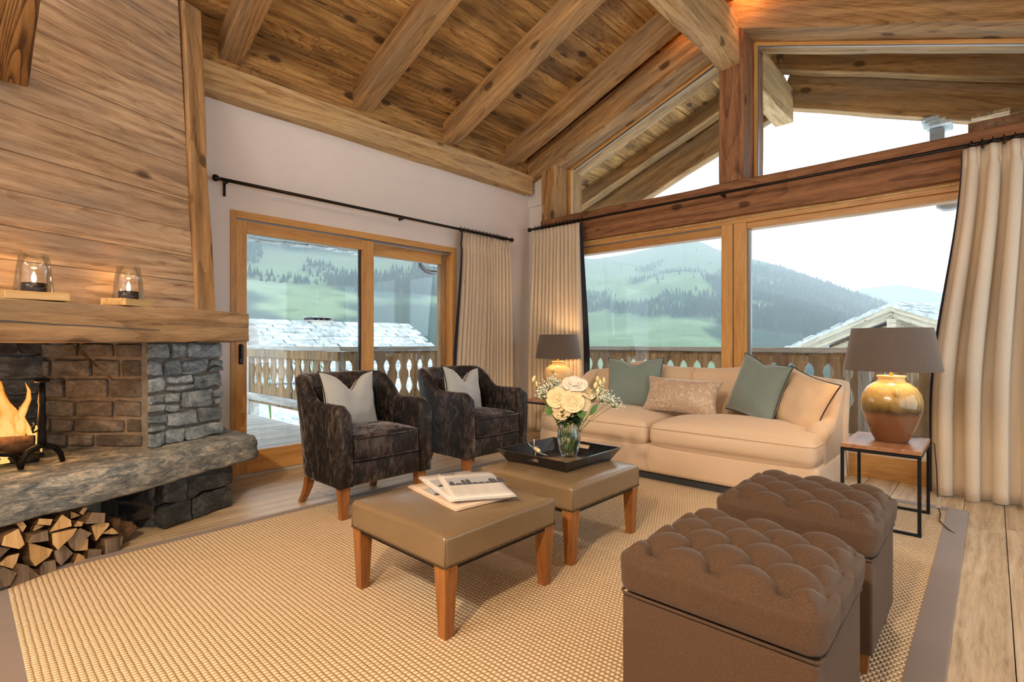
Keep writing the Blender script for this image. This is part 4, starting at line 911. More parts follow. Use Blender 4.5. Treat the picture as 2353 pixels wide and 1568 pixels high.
def armchair(loc, rz, label):
    e = empty('armchair', loc, rz, label=label, cat='armchair', group='dark velvet armchairs before the terrace door')
    P = crestpath(); vs = []; n = len(P); K = 15
    for i, (x, y) in enumerate(P):
        a = Vector(P[max(0, i-1)]); b_ = Vector(P[min(n-1, i+1)]); t = (b_-a).normalized(); nrm = Vector((-t.y, t.x))   # outward (left of travel)
        if nrm.dot(Vector((x, y-.0))) < 0: nrm = -nrm
        h = .742 + (.918-.742)*sst((y-.0)/.26) - .035*max(0, (-.30-y)/.045)
        th_ = .095 if y < 0 else .095+.02*sst(y/.3); lean = .075*sst((y+.1)/.4)
        side = 1 if abs(nrm.x) > .7 else 0
        out0 = Vector((x, y)); fl_ = .012
        ring = []
        zb = .225
        def pt(off, z):
            q = (z-zb)/(h-zb); ln = lean*q**1.3*(abs(nrm.y)*1.0+.35*abs(nrm.x))
            p = out0 + nrm*(ln + fl_*q) - nrm*off; return (p.x, p.y, z)
        for z in (zb, zb+.012, .40, .56, h-.12, h-th_*.5): ring.append(pt(-.002 if z < .24 else 0, z))
        for k in range(1, 6): q = PI*k/6; ring.append(pt(th_*.5-math.cos(q)*th_*.5, h-th_*.5+math.sin(q)*th_*.5))
        for z in (h-th_*.5, h-.12, .5, zb): ring.append(pt(th_, z))
        vs += ring
    fs = []
    for i in range(n-1):
        for k in range(K): fs.append((i*K+k, (i+1)*K+k, (i+1)*K+(k+1) % K, i*K+(k+1) % K))
    fs += [tuple(range(K)), tuple(range((n-1)*K, n*K))[::-1]]
    obj('shell', mesh(vs, fs, True, [M['velvet']]), None, e)
    v_, f_ = rbox(.262, .31, .075, .02, (5,5,2), puff=(0, .004, 0)); obj('seat_rail', mesh(v_, f_, True, [M['velvet']]), None, e, loc=(0, -.035, .30))
    v_, f_ = rbox(.258, .285, .082, .03, (8,8,2), puff=(0, .012, .028)); cu = obj('seat_cushion', mesh(v_, f_, True, [M['velvet']]), None, e, loc=(0, -.062, .455))
    for z in (.07, -.07):
        lp = [(-.257, .2, z), (-.257, -.265, z), (-.24, -.287, z), (0, -.297, z*1.0), (.24, -.287, z), (.257, -.265, z), (.257, .2, z)]
        obj('piping', MB(True).tube(lp, .0045, 6), M['velvet'], cu)
    v_, f_ = rbox(.25, .05, .17, .04, (6,1,5), puff=(0, .02, 0)); obj('inner_back', mesh(v_, f_, True, [M['velvet']]), None, e, mw=T(0, .235, .655) @ Rx(-.16))
    for sx_ in (-1, 1):
        tapered(sx_*.298, -.285, 0, .235, .021, .034, mat=M['leg'], parent=e)
        tapered(sx_*.27, .225, 0, .24, .019, .03, dx=sx_*.02, dy=.085, mat=M['leg'], parent=e)
    return e
armchair((1.985, 3.315, 0), 0, 'dark velvet armchair nearer the fireplace, with grey cushion')
armchair((3.06, 3.335, 0), 0, 'dark velvet armchair nearer the window corner, partly behind the other')

def pillow(name, W_, H_, T_, mat, chop=0.0, ears=.10, pipe=None, seed=0, nx=20, ny=18):
    """pillow lying in local x (width) y (height), thickness z"""
    ph = seed*13.7
    def pos(u, v, s_):
        x = u*(1 - ears*(1-v*v)*1.0*abs(u)**2); y = v*(1 - ears*(1-u*u)*abs(v)**2)
        if chop and v > -.2: y -= chop*math.exp(-(u/.33)**2)*((v+.2)/1.2)**1.5
        th_ = ((1-abs(u)**2.4)*(1-abs(v)**2.4))**.55
        z = s_*T_/2*th_
        if chop and s_ > 0: z -= T_*.28*math.exp(-(u/.22)**2)*max(0, v)**1.2*th_*0+T_*.22*math.exp(-(u/.2)**2)*max(0, v)*th_
        z += noise.noise(Vector((u*2.2+ph, v*2.2, s_)))*T_*.10*th_ + noise.noise(Vector((u*6+ph, v*5, s_)))*T_*.045*th_
        return (x*W_/2, y*H_/2, z)
    m = MB(True); idx = {}; vs = []; fs = []
    def V(i, j, s_):
        edge = i in (0, nx) or j in (0, ny); k = (i, j, 0 if edge else s_)
        if k not in idx:
            u = -math.cos(PI*i/nx) if False else math.sin((i/nx-.5)*PI*.999)*.5+(i/nx-.5); v = math.sin((j/ny-.5)*PI*.999)*.5+(j/ny-.5)
            idx[k] = len(vs); vs.append(pos(u, v, s_))
        return idx[k]
    for s_ in (1, -1):
        for i in range(nx):
            for j in range(ny):
                q = (V(i, j, s_), V(i+1, j, s_), V(i+1, j+1, s_), V(i, j+1, s_)); fs.append(q if s_ > 0 else q[::-1])
    o_ = obj(name, mesh(vs, fs, True, [mat]))
    if pipe:
        E_ = [(i, 0) for i in range(nx)] + [(nx, j) for j in range(ny)] + [(nx-i, ny) for i in range(nx)] + [(0, ny-j) for j in range(ny)]
        pts = [vs[idx[(i, j, 0)]] for i, j in E_]; pts.append(pts[0]); obj('piping', MB(True).tube(pts, .0045, 6, caps=False), pipe, o_)
    return o_
def place(o, c, n, up, roll=0):
    n = Vector(n).normalized(); up = Vector(up); x = up.cross(n).normalized(); y = n.cross(x)
    R_ = Matrix((x, y, n)).transposed().to_4x4(); o.matrix_world = T(*c) @ R_ @ Rz(roll); return o
def put(o, c, n, up, roll=0, **k):
    place(o, c, n, up, roll); return tag(o, **k)
put(pillow('cushion', .47, .43, .15, M['greycush'], chop=.55, ears=.16, pipe=M['blackpipe'], seed=1), (1.925, 3.365, .725), (.12, -1, .22), (0,0,1), -.03, label='grey pinched cushion on the armchair nearer the fireplace', cat='cushion', group='grey cushions on the armchairs')
put(pillow('cushion', .46, .41, .15, M['greycush'], chop=.55, ears=.16, pipe=M['blackpipe'], seed=2), (3.02, 3.385, .725), (.10, -1, .22), (0,0,1), -.08, label='grey pinched cushion on the armchair nearer the window corner', cat='cushion', group='grey cushions on the armchairs')

# sofa: back towards the gable, seat facing -x
sofa = empty('sofa', (4.3, 2.02, 0), label='cream linen sofa with double-humped back and two seat cushions', cat='sofa')
def sb(name, a, b_, c_, loc, r, n, puff=(0,0,0), par=sofa, mat=M['sofa'], rotm=None):
    v_, f_ = rbox(a, b_, c_, r, n, puff=puff); mw = T(*loc) @ (rotm or Matrix.Identity(4)); return obj(name, mesh(v_, f_, True, [mat]), None, par, mw=mw)
sb('base', .46, 1.19, .115, (.0, .0, .195), .035, (6, 14, 2), (.01, 0, 0))
obj('seam', MB(True).tube([(-.458, .03, .09), (-.474, .03, .15), (-.474, .03, .25), (-.462, .03, .30)], .004, 6), M['sofa'], sofa)
obj('seam', MB(True).tube([(-.458, -1.03, .09), (-.474, -1.03, .15), (-.474, -1.03, .25)], .003, 6), M['sofa'], sofa)
sb('plinth', .42, 1.14, .035, (.02, 0, .045), .005, (1,1,1), mat=M['gasket'])
for yc, hw in ((-.578, .60), (.60, .56)):
    cu = sb('seat_cushion', .36, hw, .082, (-.13, yc, .395), .055, (10, 14, 3), (.028, .0, .085))
    lp = [(.2, -hw+.004, .055), (-.33, -hw+.006, .055), (-.362, -hw+.05, .058), (-.378, 0, .062), (-.362, hw-.05, .058), (-.33, hw-.006, .055), (.2, hw-.004, .055)]
    obj('piping', MB(True).tube(lp, .004, 6), M['sofa'], cu)
def back_h(y):                                           # camel back profile, y local (-1.2..1.2)
    t = (y+1.2)/2.4
    return .845 + .055*sst(1-abs(y)/1.18*1.0) + .075*(math.exp(-((y-.62)/.27)**2) + math.exp(-((y+.62)/.27)**2))
vs = []; ny = 60; prof = [(.115, .12), (.12, .5), (.155, -.10), (.15, -.05), (.12, -.012), (.07, 0), (.02, -.012), (-.015, -.05), (-.03, -.12), (-.03, .50), (-.03, .35)]
for i in range(ny+1):
    y = -1.2+2.4*i/ny; h = back_h(y); en = 1-max(0, (abs(y)-1.13)/.07)**2*.35
    for dx, dz in prof:
        z = dz if dz > .05 else h+dz
        k = (z-.3)/.6; x = .335 + (dx-.05)*en + .05 + .06*max(0, k)**1.5
        if dz <= .05 and .02 < dx < .14: pass
        vs.append((x, y, z if z < .6 else z-(1-en)*.05))
K = len(prof); fs = [(i*K+k, i*K+(k+1) % K, (i+1)*K+(k+1) % K, (i+1)*K+k) for i in range(ny) for k in range(K)] + [tuple(range(K))[::-1], tuple(range(ny*K, (ny+1)*K))]
obj('back', mesh(vs, fs, True, [M['sofa']]), None, sofa)
obj('seam', MB(True).tube([(.425, .02, .905), (.37, .02, .90), (.352, .02, .86), (.345, .02, .7)], .004, 6), M['sofa'], sofa)
for s_ in (-1, 1):                                       # rolled arms that sweep up into the back
    vs = []; nx = 16; K = 20
    for i in range(nx+1):
        t = i/nx; x = -.245 + .62*t; top = .575 + .27*sst((t-.12)/.9)**1.3; rr = .075 - .01*t; en = 1 if i else .9
        yc = s_*(1.125); ring = []
        for k in range(K-4):
            a = -.6 + (PI+.75)*k/(K-5)
            ring.append((x, yc + s_*rr*math.cos(a)*en, top-rr + rr*math.sin(a)*en))
        ring += [(x, yc - s_*.055, top-rr*1.7), (x, yc - s_*.055, .09), (x, yc+s_*.055, .09), (x, yc+s_*.055, top-rr*1.7)]
        vs += ring
    fs = [(i*K+k, i*K+(k+1) % K, (i+1)*K+(k+1) % K, (i+1)*K+k) for i in range(nx) for k in range(K)] + [tuple(range(K))[::-1], tuple(range(nx*K, (nx+1)*K))]
    if s_ < 0: fs = [f[::-1] for f in fs]
    obj('arm', mesh(vs, fs, True, [M['sofa']]), None, sofa)
put(pillow('cushion', .54, .50, .20, M['teal'], chop=.20, ears=.10, pipe=M['teal_pipe'], seed=3), (4.40, 2.50, .745), (-1, -.25, .30), (0,0,1), .02, label='teal silk cushion at the left end of the sofa', cat='cushion', group='cushions on the sofa')
put(pillow('cushion', .68, .33, .17, M['damask'], chop=.0, ears=.12, seed=4), (4.27, 1.97, .675), (-1, -.05, .42), (0,0,1), -.03, label='long scroll-patterned beige cushion in the middle of the sofa', cat='cushion', group='cushions on the sofa')
put(pillow('cushion', .50, .50, .18, M['teal'], chop=.10, ears=.10, pipe=M['teal_pipe'], seed=5), (4.38, 1.38, .765), (-1, .50, .28), (0,0,1), -.20, label='teal silk cushion tilted beside the cream one at the right of the sofa', cat='cushion', group='cushions on the sofa')
put(pillow('cushion', .50, .46, .20, M['beigecush'], chop=.0, ears=.10, pipe=M['blackpipe'], seed=6), (4.35, 1.06, .685), (-1, .62, .40), (0,0,1), -.25, label='cream cushion with black piping against the right sofa arm', cat='cushion', group='cushions on the sofa')

# leather ottomans
def ottoman(loc, label):
    e = empty('footstool', loc, label=label, cat='footstool', group='square leather footstools in the middle of the rug')
    def fn(q, p):
        if q.z > 0: q.z += .003*noise.noise(Vector((q.x*9, q.y*9, loc[0])))
        return q
    v_, f_ = rbox(.335, .335, .062, .018, (14,14,2), puff=(0, 0, .022), fn=fn); pad = obj('leather_pad', mesh(v_, f_, True, [M['leather']]), None, e, loc=(0, 0, .337))
    for sx_ in (-1, 1):
        for sy_ in (-1, 1): obj('corner_seam', MB(True).tube([(sx_*.331, sy_*.331, -.06), (sx_*.331, sy_*.331, .045), (sx_*.318, sy_*.318, .06)], .003, 5), M['leather'], pad)
    nm = MB(True)
    for i in range(48):
        t = -.325+.65*i/47
        for (x, y, r_) in ((t, -.337, 0), (t, .337, 0), (-.337, t, 1), (.337, t, 1)): nm.lathe([(0, -.003), (.0045, -.001), (.0045, .001), (0, .003)], 6, T(x, y, -.054) @ (Rx(PI/2) if not r_ else Ry(PI/2)))
    obj('nail_trim', nm, M['nail'], pad, kind='stuff')
    obj('under_frame', MB().box(-.325, .325, -.325, .325, -.075, -.06), M['black'], pad)
    for sx_ in (-1, 1):
        for sy_ in (-1, 1): tapered(sx_*.297, sy_*.297, 0, .276, .021, .032, mat=M['leg'], parent=e)
ottoman((1.582, 1.835, RZ), 'square olive leather footstool with the newspapers on it')
ottoman((2.435, 1.872, RZ), 'square olive leather footstool carrying the black tray')

# tufted stools
def tufted(loc, sx_, sy_, label):
    e = empty('tufted_stool', loc, label=label, cat='stool', group='deep-buttoned brown stools at the front right of the rug')
    a, b_, hz_ = sx_/2, sy_/2, .06; px_, py_ = sx_/6.0, sy_/6.0
    def fn(q, p):
        x, y = p[0], p[1]; top = p[2] > 0
        u = x/px_ + y/py_; v_ = x/px_ - y/py_
        pl = (abs(math.sin(PI*(u/2+.25)))*abs(math.sin(PI*(v_/2+.25))))**.42
        ex = min((a-abs(x)), (b_-abs(y)))
        if p[2] > hz_*.98 or (ex > 1e-6 and p[2] > 0):
            w_ = min(1, ex/.035); k = q.copy()
            bu, bv = (u/2+.25), (v_/2+.25); d2 = math.sin(PI*bu)**2 + math.sin(PI*bv)**2
            k.z = q.z + .036*pl*(.25+.75*w_) - .046*math.exp(-d2/.13)*w_ - .006 + .018*(1-(x/a)**2)*(1-(y/b_)**2)
            return k
        # sides: soft swelling between the pleats
        n_ = Vector((p[0] if abs(p[0]) > a-1e-4 else 0, p[1] if abs(p[1]) > b_-1e-4 else 0, 0))
        if n_.length > 0:
            along = y/py_/2 if abs(n_.x) > abs(n_.y) else x/px_/2
            q = q + n_.normalized()*(.014*abs(math.sin(PI*(along*1.0+.5)))**.5*max(0, (p[2]+hz_)/(2*hz_))+ .004)
        return q
    v_, f_ = rbox(a+.006, b_+.006, hz_, .034, (64,64,5), fn=fn); lid = obj('tufted_lid', mesh(v_, f_, True, [M['suede']]), None, e, loc=(0, 0, .462))
    bn = MB(True)
    for i in range(-8, 9):
        for j in range(-8, 9):
            u, v2 = i+.0, j+.0; bu = 2*(i-.25); bv = 2*(j-.25); x = (bu+bv)/2*px_; y = (bu-bv)/2*py_
            if abs(x/px_) > 2.7 or abs(y/py_) > 2.7: continue
            if abs(x) < a-.03 and abs(y) < b_-.03: bn.lathe([(0, -.004), (.009, -.002), (.008, .003), (0, .005)], 10, T(x, y, .042+.018*(1-(x/a)**2)*(1-(y/b_)**2)))
    obj('buttons', bn, M['suede'], lid, kind='stuff')
    lp = [(sx2*(a+.003-c1), sy2*(b_+.003-c2), -.058) for sx2, sy2, c1, c2 in ((-1,-1,.0,.012), (-1,-1,.012,0), (1,-1,.012,0), (1,-1,0,.012), (1,1,0,.012), (1,1,.012,0), (-1,1,.012,0), (-1,1,0,.012), (-1,-1,0,.012))]
    obj('piping', MB(True).tube(lp, .004, 6), M['suede'], lid)
    v_, f_ = rbox(a, b_, .160, .012, (4,4,4)); obj('box_body', mesh(v_, f_, True, [M['suede']]), None, e, loc=(0, 0, .238))
    for qx in (-1, 1):
        for qy in (-1, 1): tapered(qx*(a-.035), qy*(b_-.035), 0, .08, .016, .022, mat=M['leg'], parent=e)
tufted((1.60, .548, RZ-.008), .51, .515, 'brown deep-buttoned stool nearest the camera')
tufted((2.345, .552, RZ-.008), .50, .515, 'brown deep-buttoned stool farther back, in front of the right side table')

# side tables and lamps
def side_table(loc, sx_, sy_, h, label):
    e = empty('side_table', loc, label=label, cat='table', group='side tables at the ends of the sofa')
    v_, f_ = rbox(sx_/2, sy_/2, .012, .002, (1,1,1)); obj('table_top', mesh(v_, f_, False, [M['tabletop']]), None, e, loc=(0, 0, h-.012))
    a, b_, r_ = sx_/2-.009, sy_/2-.009, .009
    fr = MB()
    for s_ in (-1, 1):
        fr.box(-a-r_, a+r_, s_*b_-r_, s_*b_+r_, h-.044, h-.026); fr.box(s_*a-r_, s_*a+r_, -b_+r_, b_-r_, h-.044, h-.026)
    obj('top_frame', fr, M['black'], e)
    for s_ in (-1, 1): obj('floor_bar', MB().box(s_*a-r_, s_*a+r_, -b_+r_, b_-r_, 0, .016), M['black'], e)
    for s_ in (-1, 1):
        for q in (-1, 1): obj('leg', MB().box(-r_, r_, -r_, r_, 0, h-.044), M['black'], e, loc=(s_*a, q*b_, 0))
TZ = .51
side_table((4.075, .50, RZ), .575, .40, TZ-RZ, 'small table with wooden top and thin black frame at the right end of the sofa')
side_table((4.62, 3.63, 0), .56, .44, .50, 'small table with wooden top behind the armchair, left end of the sofa')
def table_lamp(loc, label, glaze, light):
    e = empty('table_lamp', loc, label=label, cat='lamp', group='pair of stoneware table lamps')
    obj('pot', MB(True).lathe([(0, 0), (.085, .0), (.092, .012), (.115, .06), (.142, .13), (.160, .20), (.165, .25), (.156, .30), (.13, .345), (.095, .372), (.075, .382), (.071, .40), (.078, .412), (.080, .418), (.075, .420), (.03, .418), (0, .418)], 40), glaze, e)
    obj('lug', MB(True).tube([(-.135, -.04, .335), (-.158, -.045, .325), (-.156, -.045, .30)], .012, 8), glaze, e)
    obj('stem', MB(True).tube([(0, 0, .41), (0, 0, .56)], .009, 8), M['brass'], e)
    sh = obj('lamp_shade', MB(True).lathe([(.262, .452), (.215, .722), (.2135, .722), (.2605, .452), (.262, .452)], 48, cap=False), M['shade'], e)
    obj('shade_lining', MB(True).lathe([(.259, .453), (.2125, .721)], 48, cap=False), M['shade_in'], sh)
    obj('spider', MB(True).tube([(-.22, 0, .66), (.22, 0, .66)], .003, 5).tube([(0, -.22, .66), (0, .22, .66)], .003, 5), M['brass'], sh)
    obj('bulb', MB(True).lathe([(0, .55), (.014, .555), (.03, .59), (.03, .615), (.018, .64), (0, .647)], 16), M['bulb'], e)
    l_ = lamp('lamp_light', 'POINT', (0, 0, 0), light, (1, .62, .32), .045); l_.parent = e; l_.location = (0, 0, .60)
table_lamp((4.085, .475, TZ), 'stoneware table lamp with cream and brown glaze on the right side table', M['glaze'], 16)
table_lamp((4.70, 3.64, .50), 'pale stoneware table lamp behind the flowers, by the left gable curtain', M['glaze2'], 15)
cb = obj('lamp_cable', MB(True).tube([(4.28, .40, .515), (4.36, .33, .517), (4.40, .28, .47), (4.42, .27, .30), (4.42, .265, .13), (4.42, .262, .10)], .0035, 6).tube([(4.42, .262, .05), (4.40, .25, .016), (4.22, .245, .018), (4.05, .19, .019), (3.98, .13, .006)], .0035, 6), M['cable'], label='thin brown lamp cable trailing from the right side table to the floor', cat='cable')
v_, f_ = rbox(.016, .012, .035, .004, (1,1,1)); obj('inline_switch', mesh(v_, f_, False, [M['plastic']]), None, cb, loc=(4.42, .262, .085))

# tray with its things
tray = empty('tray', (2.50, 1.925, .4215), label='black lacquered tray with sloping sides and cut-out handles', cat='tray')
to, bo, th_, hh_ = (.265, .255), (.215, .205), .009, .078
obj('tray_bottom', MB().box(-bo[0], bo[0], -bo[1], bo[1], .0, .010), M['tray_in'], tray)
def tray_side(axis, s_):
    a0, a1 = (bo[1], to[1]) if axis == 'x' else (bo[0], to[0]); d0, d1 = (bo[0], to[0]) if axis == 'x' else (bo[1], to[1])
    mb = MB(); hole = (.045, .045, .064)
    def P(u, t, out): # u along -1..1 in metres at height t
        L_ = a0+(a1-a0)*t; d = d0+(d1-d0)*t + (th_ if out else 0); uu = max(-L_-(th_ if out else 0), min(L_+(th_ if out else 0), u*(L_+(th_ if out else 0))))
        return (s_*d, uu, hh_*t) if axis == 'x' else (uu, s_*d, hh_*t)
    us = [-1, -.18, .18, 1]; ts = [0, .52, .80, 1]
    for o_ in (0, 1):
        for i in range(3):
            for j in range(3):
                if axis == 'x' and i == 1 and j == 1: continue
                mb.add([P(us[i], ts[j], o_), P(us[i+1], ts[j], o_), P(us[i+1], ts[j+1], o_), P(us[i], ts[j+1], o_)], [(0,1,2,3)])
    for (i, j, i2, j2) in [(0,3,3,3), (0,0,3,0), (0,0,0,3), (3,0,3,3)] + ([(1,1,2,1), (1,2,2,2), (1,1,1,2), (2,1,2,2)] if axis == 'x' else []):
        a, b_ = (us[i], ts[j]), (us[i2], ts[j2]); mb.add([P(*a, 0), P(*b_, 0), P(*b_, 1), P(*a, 1)], [(0,1,2,3)])
    obj('tray_side', mb, M['tray'], tray)
for s_ in (-1, 1): tray_side('x', s_); tray_side('y', s_)
ck_ = empty('corkscrew', (2.395, 2.035, .432), rz=.5, label='chrome corkscrew with pale handle lying in the tray', cat='corkscrew')
obj('handle', MB(True).tube([(-.075, 0, .062), (-.06, 0, .065), (-.01, 0, .068), (.0, 0, .066)], [.009, .012, .012, .008], 12, M=Rz(.6)), M['ivory'], ck_)
obj('body', MB(True).tube([(.005, 0, .075), (.0, 0, .06), (.002, 0, .04), (.005, 0, .02), (.005, 0, .0)], [.008, .010, .007, .011, .012], 12), M['chrome'], ck_)
for P_ in ([(.0, 0, .065), (.03, .01, .075), (.045, .012, .098), (.042, .012, .115)], [(.0, 0, .065), (.0, .03, .082), (-.012, .035, .10)], [(.0, 0, .05), (.05, -.055, .02), (.075, -.085, .004)], [(.0, 0, .06), (.035, -.01, .07), (.05, -.02, .062)]):
    obj('lever_arm', MB(True).tube(P_, .0035, 8), M['chrome'], ck_)

# vase, water and flowers
VX, VY, VZ = 2.60, 1.93, .4325
va = empty('vase', (VX, VY, VZ), label='clear glass vase of flowers standing in the tray', cat='vase')
outer = [(0, .0), (.038, .0), (.048, .006), (.062, .04), (.072, .09), (.074, .12), (.069, .16), (.058, .195), (.054, .205)]
inner = [(.0515, .205), (.0555, .195), (.0665, .16), (.0715, .12), (.0695, .09), (.0595, .04), (.044, .014), (0, .012)]
obj('glass_body', MB(True).lathe(outer+inner, 32, cap=False), M['tglass'], va)
wm, nt, b, o = newmat('vase_water'); b.inputs['Transmission Weight'].default_value = 1; b.inputs['IOR'].default_value = 1.33; b.inputs['Roughness'].default_value = 0; b.inputs['Base Color'].default_value = (.96, 1, .98, 1)
obj('water', MB(True).lathe([(0, .0125), (.043, .0145), (.0588, .04), (.0688, .09), (.0708, .12), (.0670, .15), (0, .15)], 32), wm, va)
random.seed(12)
def stem_to(top, r=.0028, par=None, base=None):
    a = random.uniform(0, 2*PI); b0 = Vector(base or (.03*math.cos(a), .03*math.sin(a), .02)); t_ = Vector(top)
    mid = Vector((t_.x*.22, t_.y*.22, .20)); P_ = [b0.lerp(mid, t)*(1-t)+mid.lerp(t_, t)*t for t in [i/7 for i in range(8)]]
    return MB(True).tube([Vector((VX, VY, VZ))+p for p in P_], r, 6)
RVv = (Rv.x, Rv.y); 
def fpos(dpx, dpy, dd=0.0):                              # offset right / up / towards the viewer, in metres, from the vase axis
    return Vector((Rv.x*dpx - Fv.x*dd, Rv.y*dpx - Fv.y*dd, dpy))
def petal(w_, l_, curl, mat=None):
    vs = []; nu, nv = 5, 5
    for j in range(nv+1):
        t = j/nv; a = t*curl
        for i in range(nu+1):
            s_ = (i/nu-.5)*2; ww = w_*(math.sin(PI*min(1, t*.75+.12)))*(1)
            vs.append((s_*ww, -l_*math.sin(a)/max(curl, .1) + .25*w_*s_*s_*-1*(1-t*.5), l_*(t if curl < .3 else (1-math.cos(a))/curl*.0+t*math.cos(a*.5))+.0))
    return vs, [(j*(nu+1)+i, j*(nu+1)+i+1, (j+1)*(nu+1)+i+1, (j+1)*(nu+1)+i) for j in range(nv) for i in range(nu)]
def rose(c, r, n, mat, label, seed):
    random.seed(seed); c = Vector((VX, VY, VZ)) + c; n = Vector(n).normalized()
    e = empty('rose', c, label=label, cat='flower', group='cream roses in the glass vase')
    fm_ = frame((0, 0, 0), n.orthogonal(), n)
    x = Vector((1,0,0)) if abs(n.x) < .8 else Vector((0,1,0)); x = (x-n*x.dot(n)).normalized(); fm_ = frame((0,0,0), x, n)
    mb = MB(True)
    for ring, (cnt, rad, cu, ln) in enumerate(((3, .10, .15, .62), (4, .24, .3, .66), (5, .42, .55, .72), (6, .62, .95, .78), (6, .78, 1.35, .80))):
        for k in range(cnt):
            a = 2*PI*k/cnt + ring*.7 + random.uniform(-.15, .15); w_ = r*(.34+.10*ring)
            vs = []; nu, nv = 5, 5
            for j in range(nv+1):
                t = j/nv
                for i in range(nu+1):
                    s_ = (i/nu-.5)*2; th2 = s_*w_/(r*(rad+.12)); th2 = max(-1.3, min(1.3, th2))
                    rr = r*(rad*(.35+.65*t) + cu*.28*t**3) ; z = r*(ln*t - cu*.30*t**3) - r*.35 - .10*r*abs(s_)**2*t
                    vs.append((rr*math.cos(a+th2*math.sin(PI*min(1, .25+t*.55))), rr*math.sin(a+th2*math.sin(PI*min(1, .25+t*.55))), z))
            mb.add(vs, [(j*(nu+1)+i, j*(nu+1)+i+1, (j+1)*(nu+1)+i+1, (j+1)*(nu+1)+i) for j in range(nv) for i in range(nu)], fm_)
    mb.lathe([(0, -.4*r), (.3*r, -.3*r), (.42*r, 0), (.2*r, .15*r), (0, .2*r)], 10, fm_)
    obj('bloom', mb, mat, e)
    st = stem_to(c-Vector((VX, VY, VZ))-n*r*.3); st.v = [tuple(Vector(v)-c) for v in st.v]; obj('stem', st, M['stem'], e)
# size reference: 1 px in the photo is about 2.7 mm here
k_ = .00271
def off(px, py, dd=0): return fpos((px-1313)*k_, .0+(1050-py)*k_*1.0-.012, dd)
v2c = lambda a, b_: Vector((-Fv.x*a + Rv.x*b_, -Fv.y*a + Rv.y*b_, 0))
rose(off(1283, 908, .06), .058, v2c(1, -.4)+Vector((0,0,.5)), M['petal'], 'peach-cream rose at the left of the bouquet', 1)
rose(off(1318, 915, .09), .062, v2c(1, 0)+Vector((0,0,.35)), M['petal'], 'widest open cream rose in the centre of the bouquet', 2)
rose(off(1293, 936, .08), .052, v2c(1, -.3)+Vector((0,0,-.05)), M['petal'], 'lowest cream rose drooping over the vase', 3)
rose(off(1345, 918, .06), .050, v2c(.8, .6)+Vector((0,0,.3)), M['petal'], 'small cream rose right of the central one', 4)
rose(off(1326, 878, .02), .070, v2c(.6, 0)+Vector((0,0,1)), M['petal_w'], 'large white rose on top of the bouquet', 5)
rose(off(1352, 895, .02), .056, v2c(.6, .6)+Vector((0,0,.8)), M['petal'], 'cream rose at the upper right under the white one', 6)
rose(off(1296, 888, -.02), .05, v2c(.5, -.4)+Vector((0,0,.9)), M['petal_w'], 'pale rose at the upper left behind the peach one', 7)
def filler(label, pts, seed, spread):
    random.seed(seed); c0 = Vector((VX, VY, VZ)); e = empty('blossom_spray', c0, label=label, cat='flower', group='sprays of tiny white blossom in the vase')
    st = MB(True); bl = MB()
    for p in pts:
        s0 = stem_to(p, .0016); s0.v = [tuple(Vector(v)-c0) for v in s0.v]; st.add(s0.v, s0.f)
        for i in range(46):
            q = p + Vector((random.gauss(0, spread), random.gauss(0, spread), random.gauss(0, spread*.75))); r_ = random.uniform(.0035, .0065)
            bl.add([(q.x+r_, q.y, q.z), (q.x-r_, q.y, q.z), (q.x, q.y+r_, q.z), (q.x, q.y-r_, q.z), (q.x, q.y, q.z+r_), (q.x, q.y, q.z-r_)], [(0,2,4), (2,1,4), (1,3,4), (3,0,4), (2,0,5), (1,2,5), (3,1,5), (0,3,5)])
            if i % 3 == 0: st.tube([p*.93, q], .0009, 4)
    obj('stems', st, M['stem'], e, kind='stuff'); obj('blossoms', bl, M['tiny'], e, kind='stuff')
filler('tiny white blossom spray at the left of the bouquet', [off(1262, 882), off(1278, 872, -.05), off(1252, 893, .02), off(1250, 905), off(1286, 880, -.04)], 1, .018)
filler('tiny white blossom spray hanging out to the right of the bouquet', [off(1385, 892), off(1398, 903), off(1412, 915, .01), off(1390, 912, .03), off(1422, 926), off(1375, 905)], 2, .019)
def buds(label, pts, seed):
    random.seed(seed); c0 = Vector((VX, VY, VZ)); e = empty('bud_stem', c0, label=label, cat='flower', group='stems of yellow-green buds in the vase')
    for p, r_ in pts:
        s0 = stem_to(p, .0018); s0.v = [tuple(Vector(v)-c0) for v in s0.v]; obj('stem', s0, M['stem'], e)
        obj('bud', MB(True).lathe([(0, -.01), (r_*.7, 0), (r_, .012), (r_*.75, .026), (r_*.3, .034), (0, .036)], 10), M['bud'], e, loc=p, rot=(random.uniform(-.4, .4), random.uniform(-.4, .4), 0))
buds('yellow bud on a long stem at the far left of the bouquet', [(off(1231, 872), .011)], 1)
buds('cluster of yellow-green buds at the upper right of the bouquet', [(off(1378, 872), .011), (off(1371, 886, .02), .012), (off(1385, 880), .010), (off(1394, 876), .009), (off(1378, 900, .02), .011)], 2)
buds('small greenish buds low at the left of the bouquet', [(off(1246, 907), .009), (off(1240, 884), .008)], 3)
fo = empty('foliage', (VX, VY, VZ), label='green leaves filling the bouquet above the vase rim', cat='foliage')
random.seed(9)
def leafmesh(w_, l_):
    vs = []; 
    for j in range(7):
        t = j/6; ww = w_*math.sin(PI*min(1, t*.92+.06))
        vs += [(-ww, t*l_, .18*ww-.25*l_*t*t), (0, t*l_, -.25*l_*t*t), (ww, t*l_, .18*ww-.25*l_*t*t)]
    return MB(True).add(vs, [(3*j+i, 3*j+i+1, 3*j+i+4, 3*j+i+3) for j in range(6) for i in range(2)])
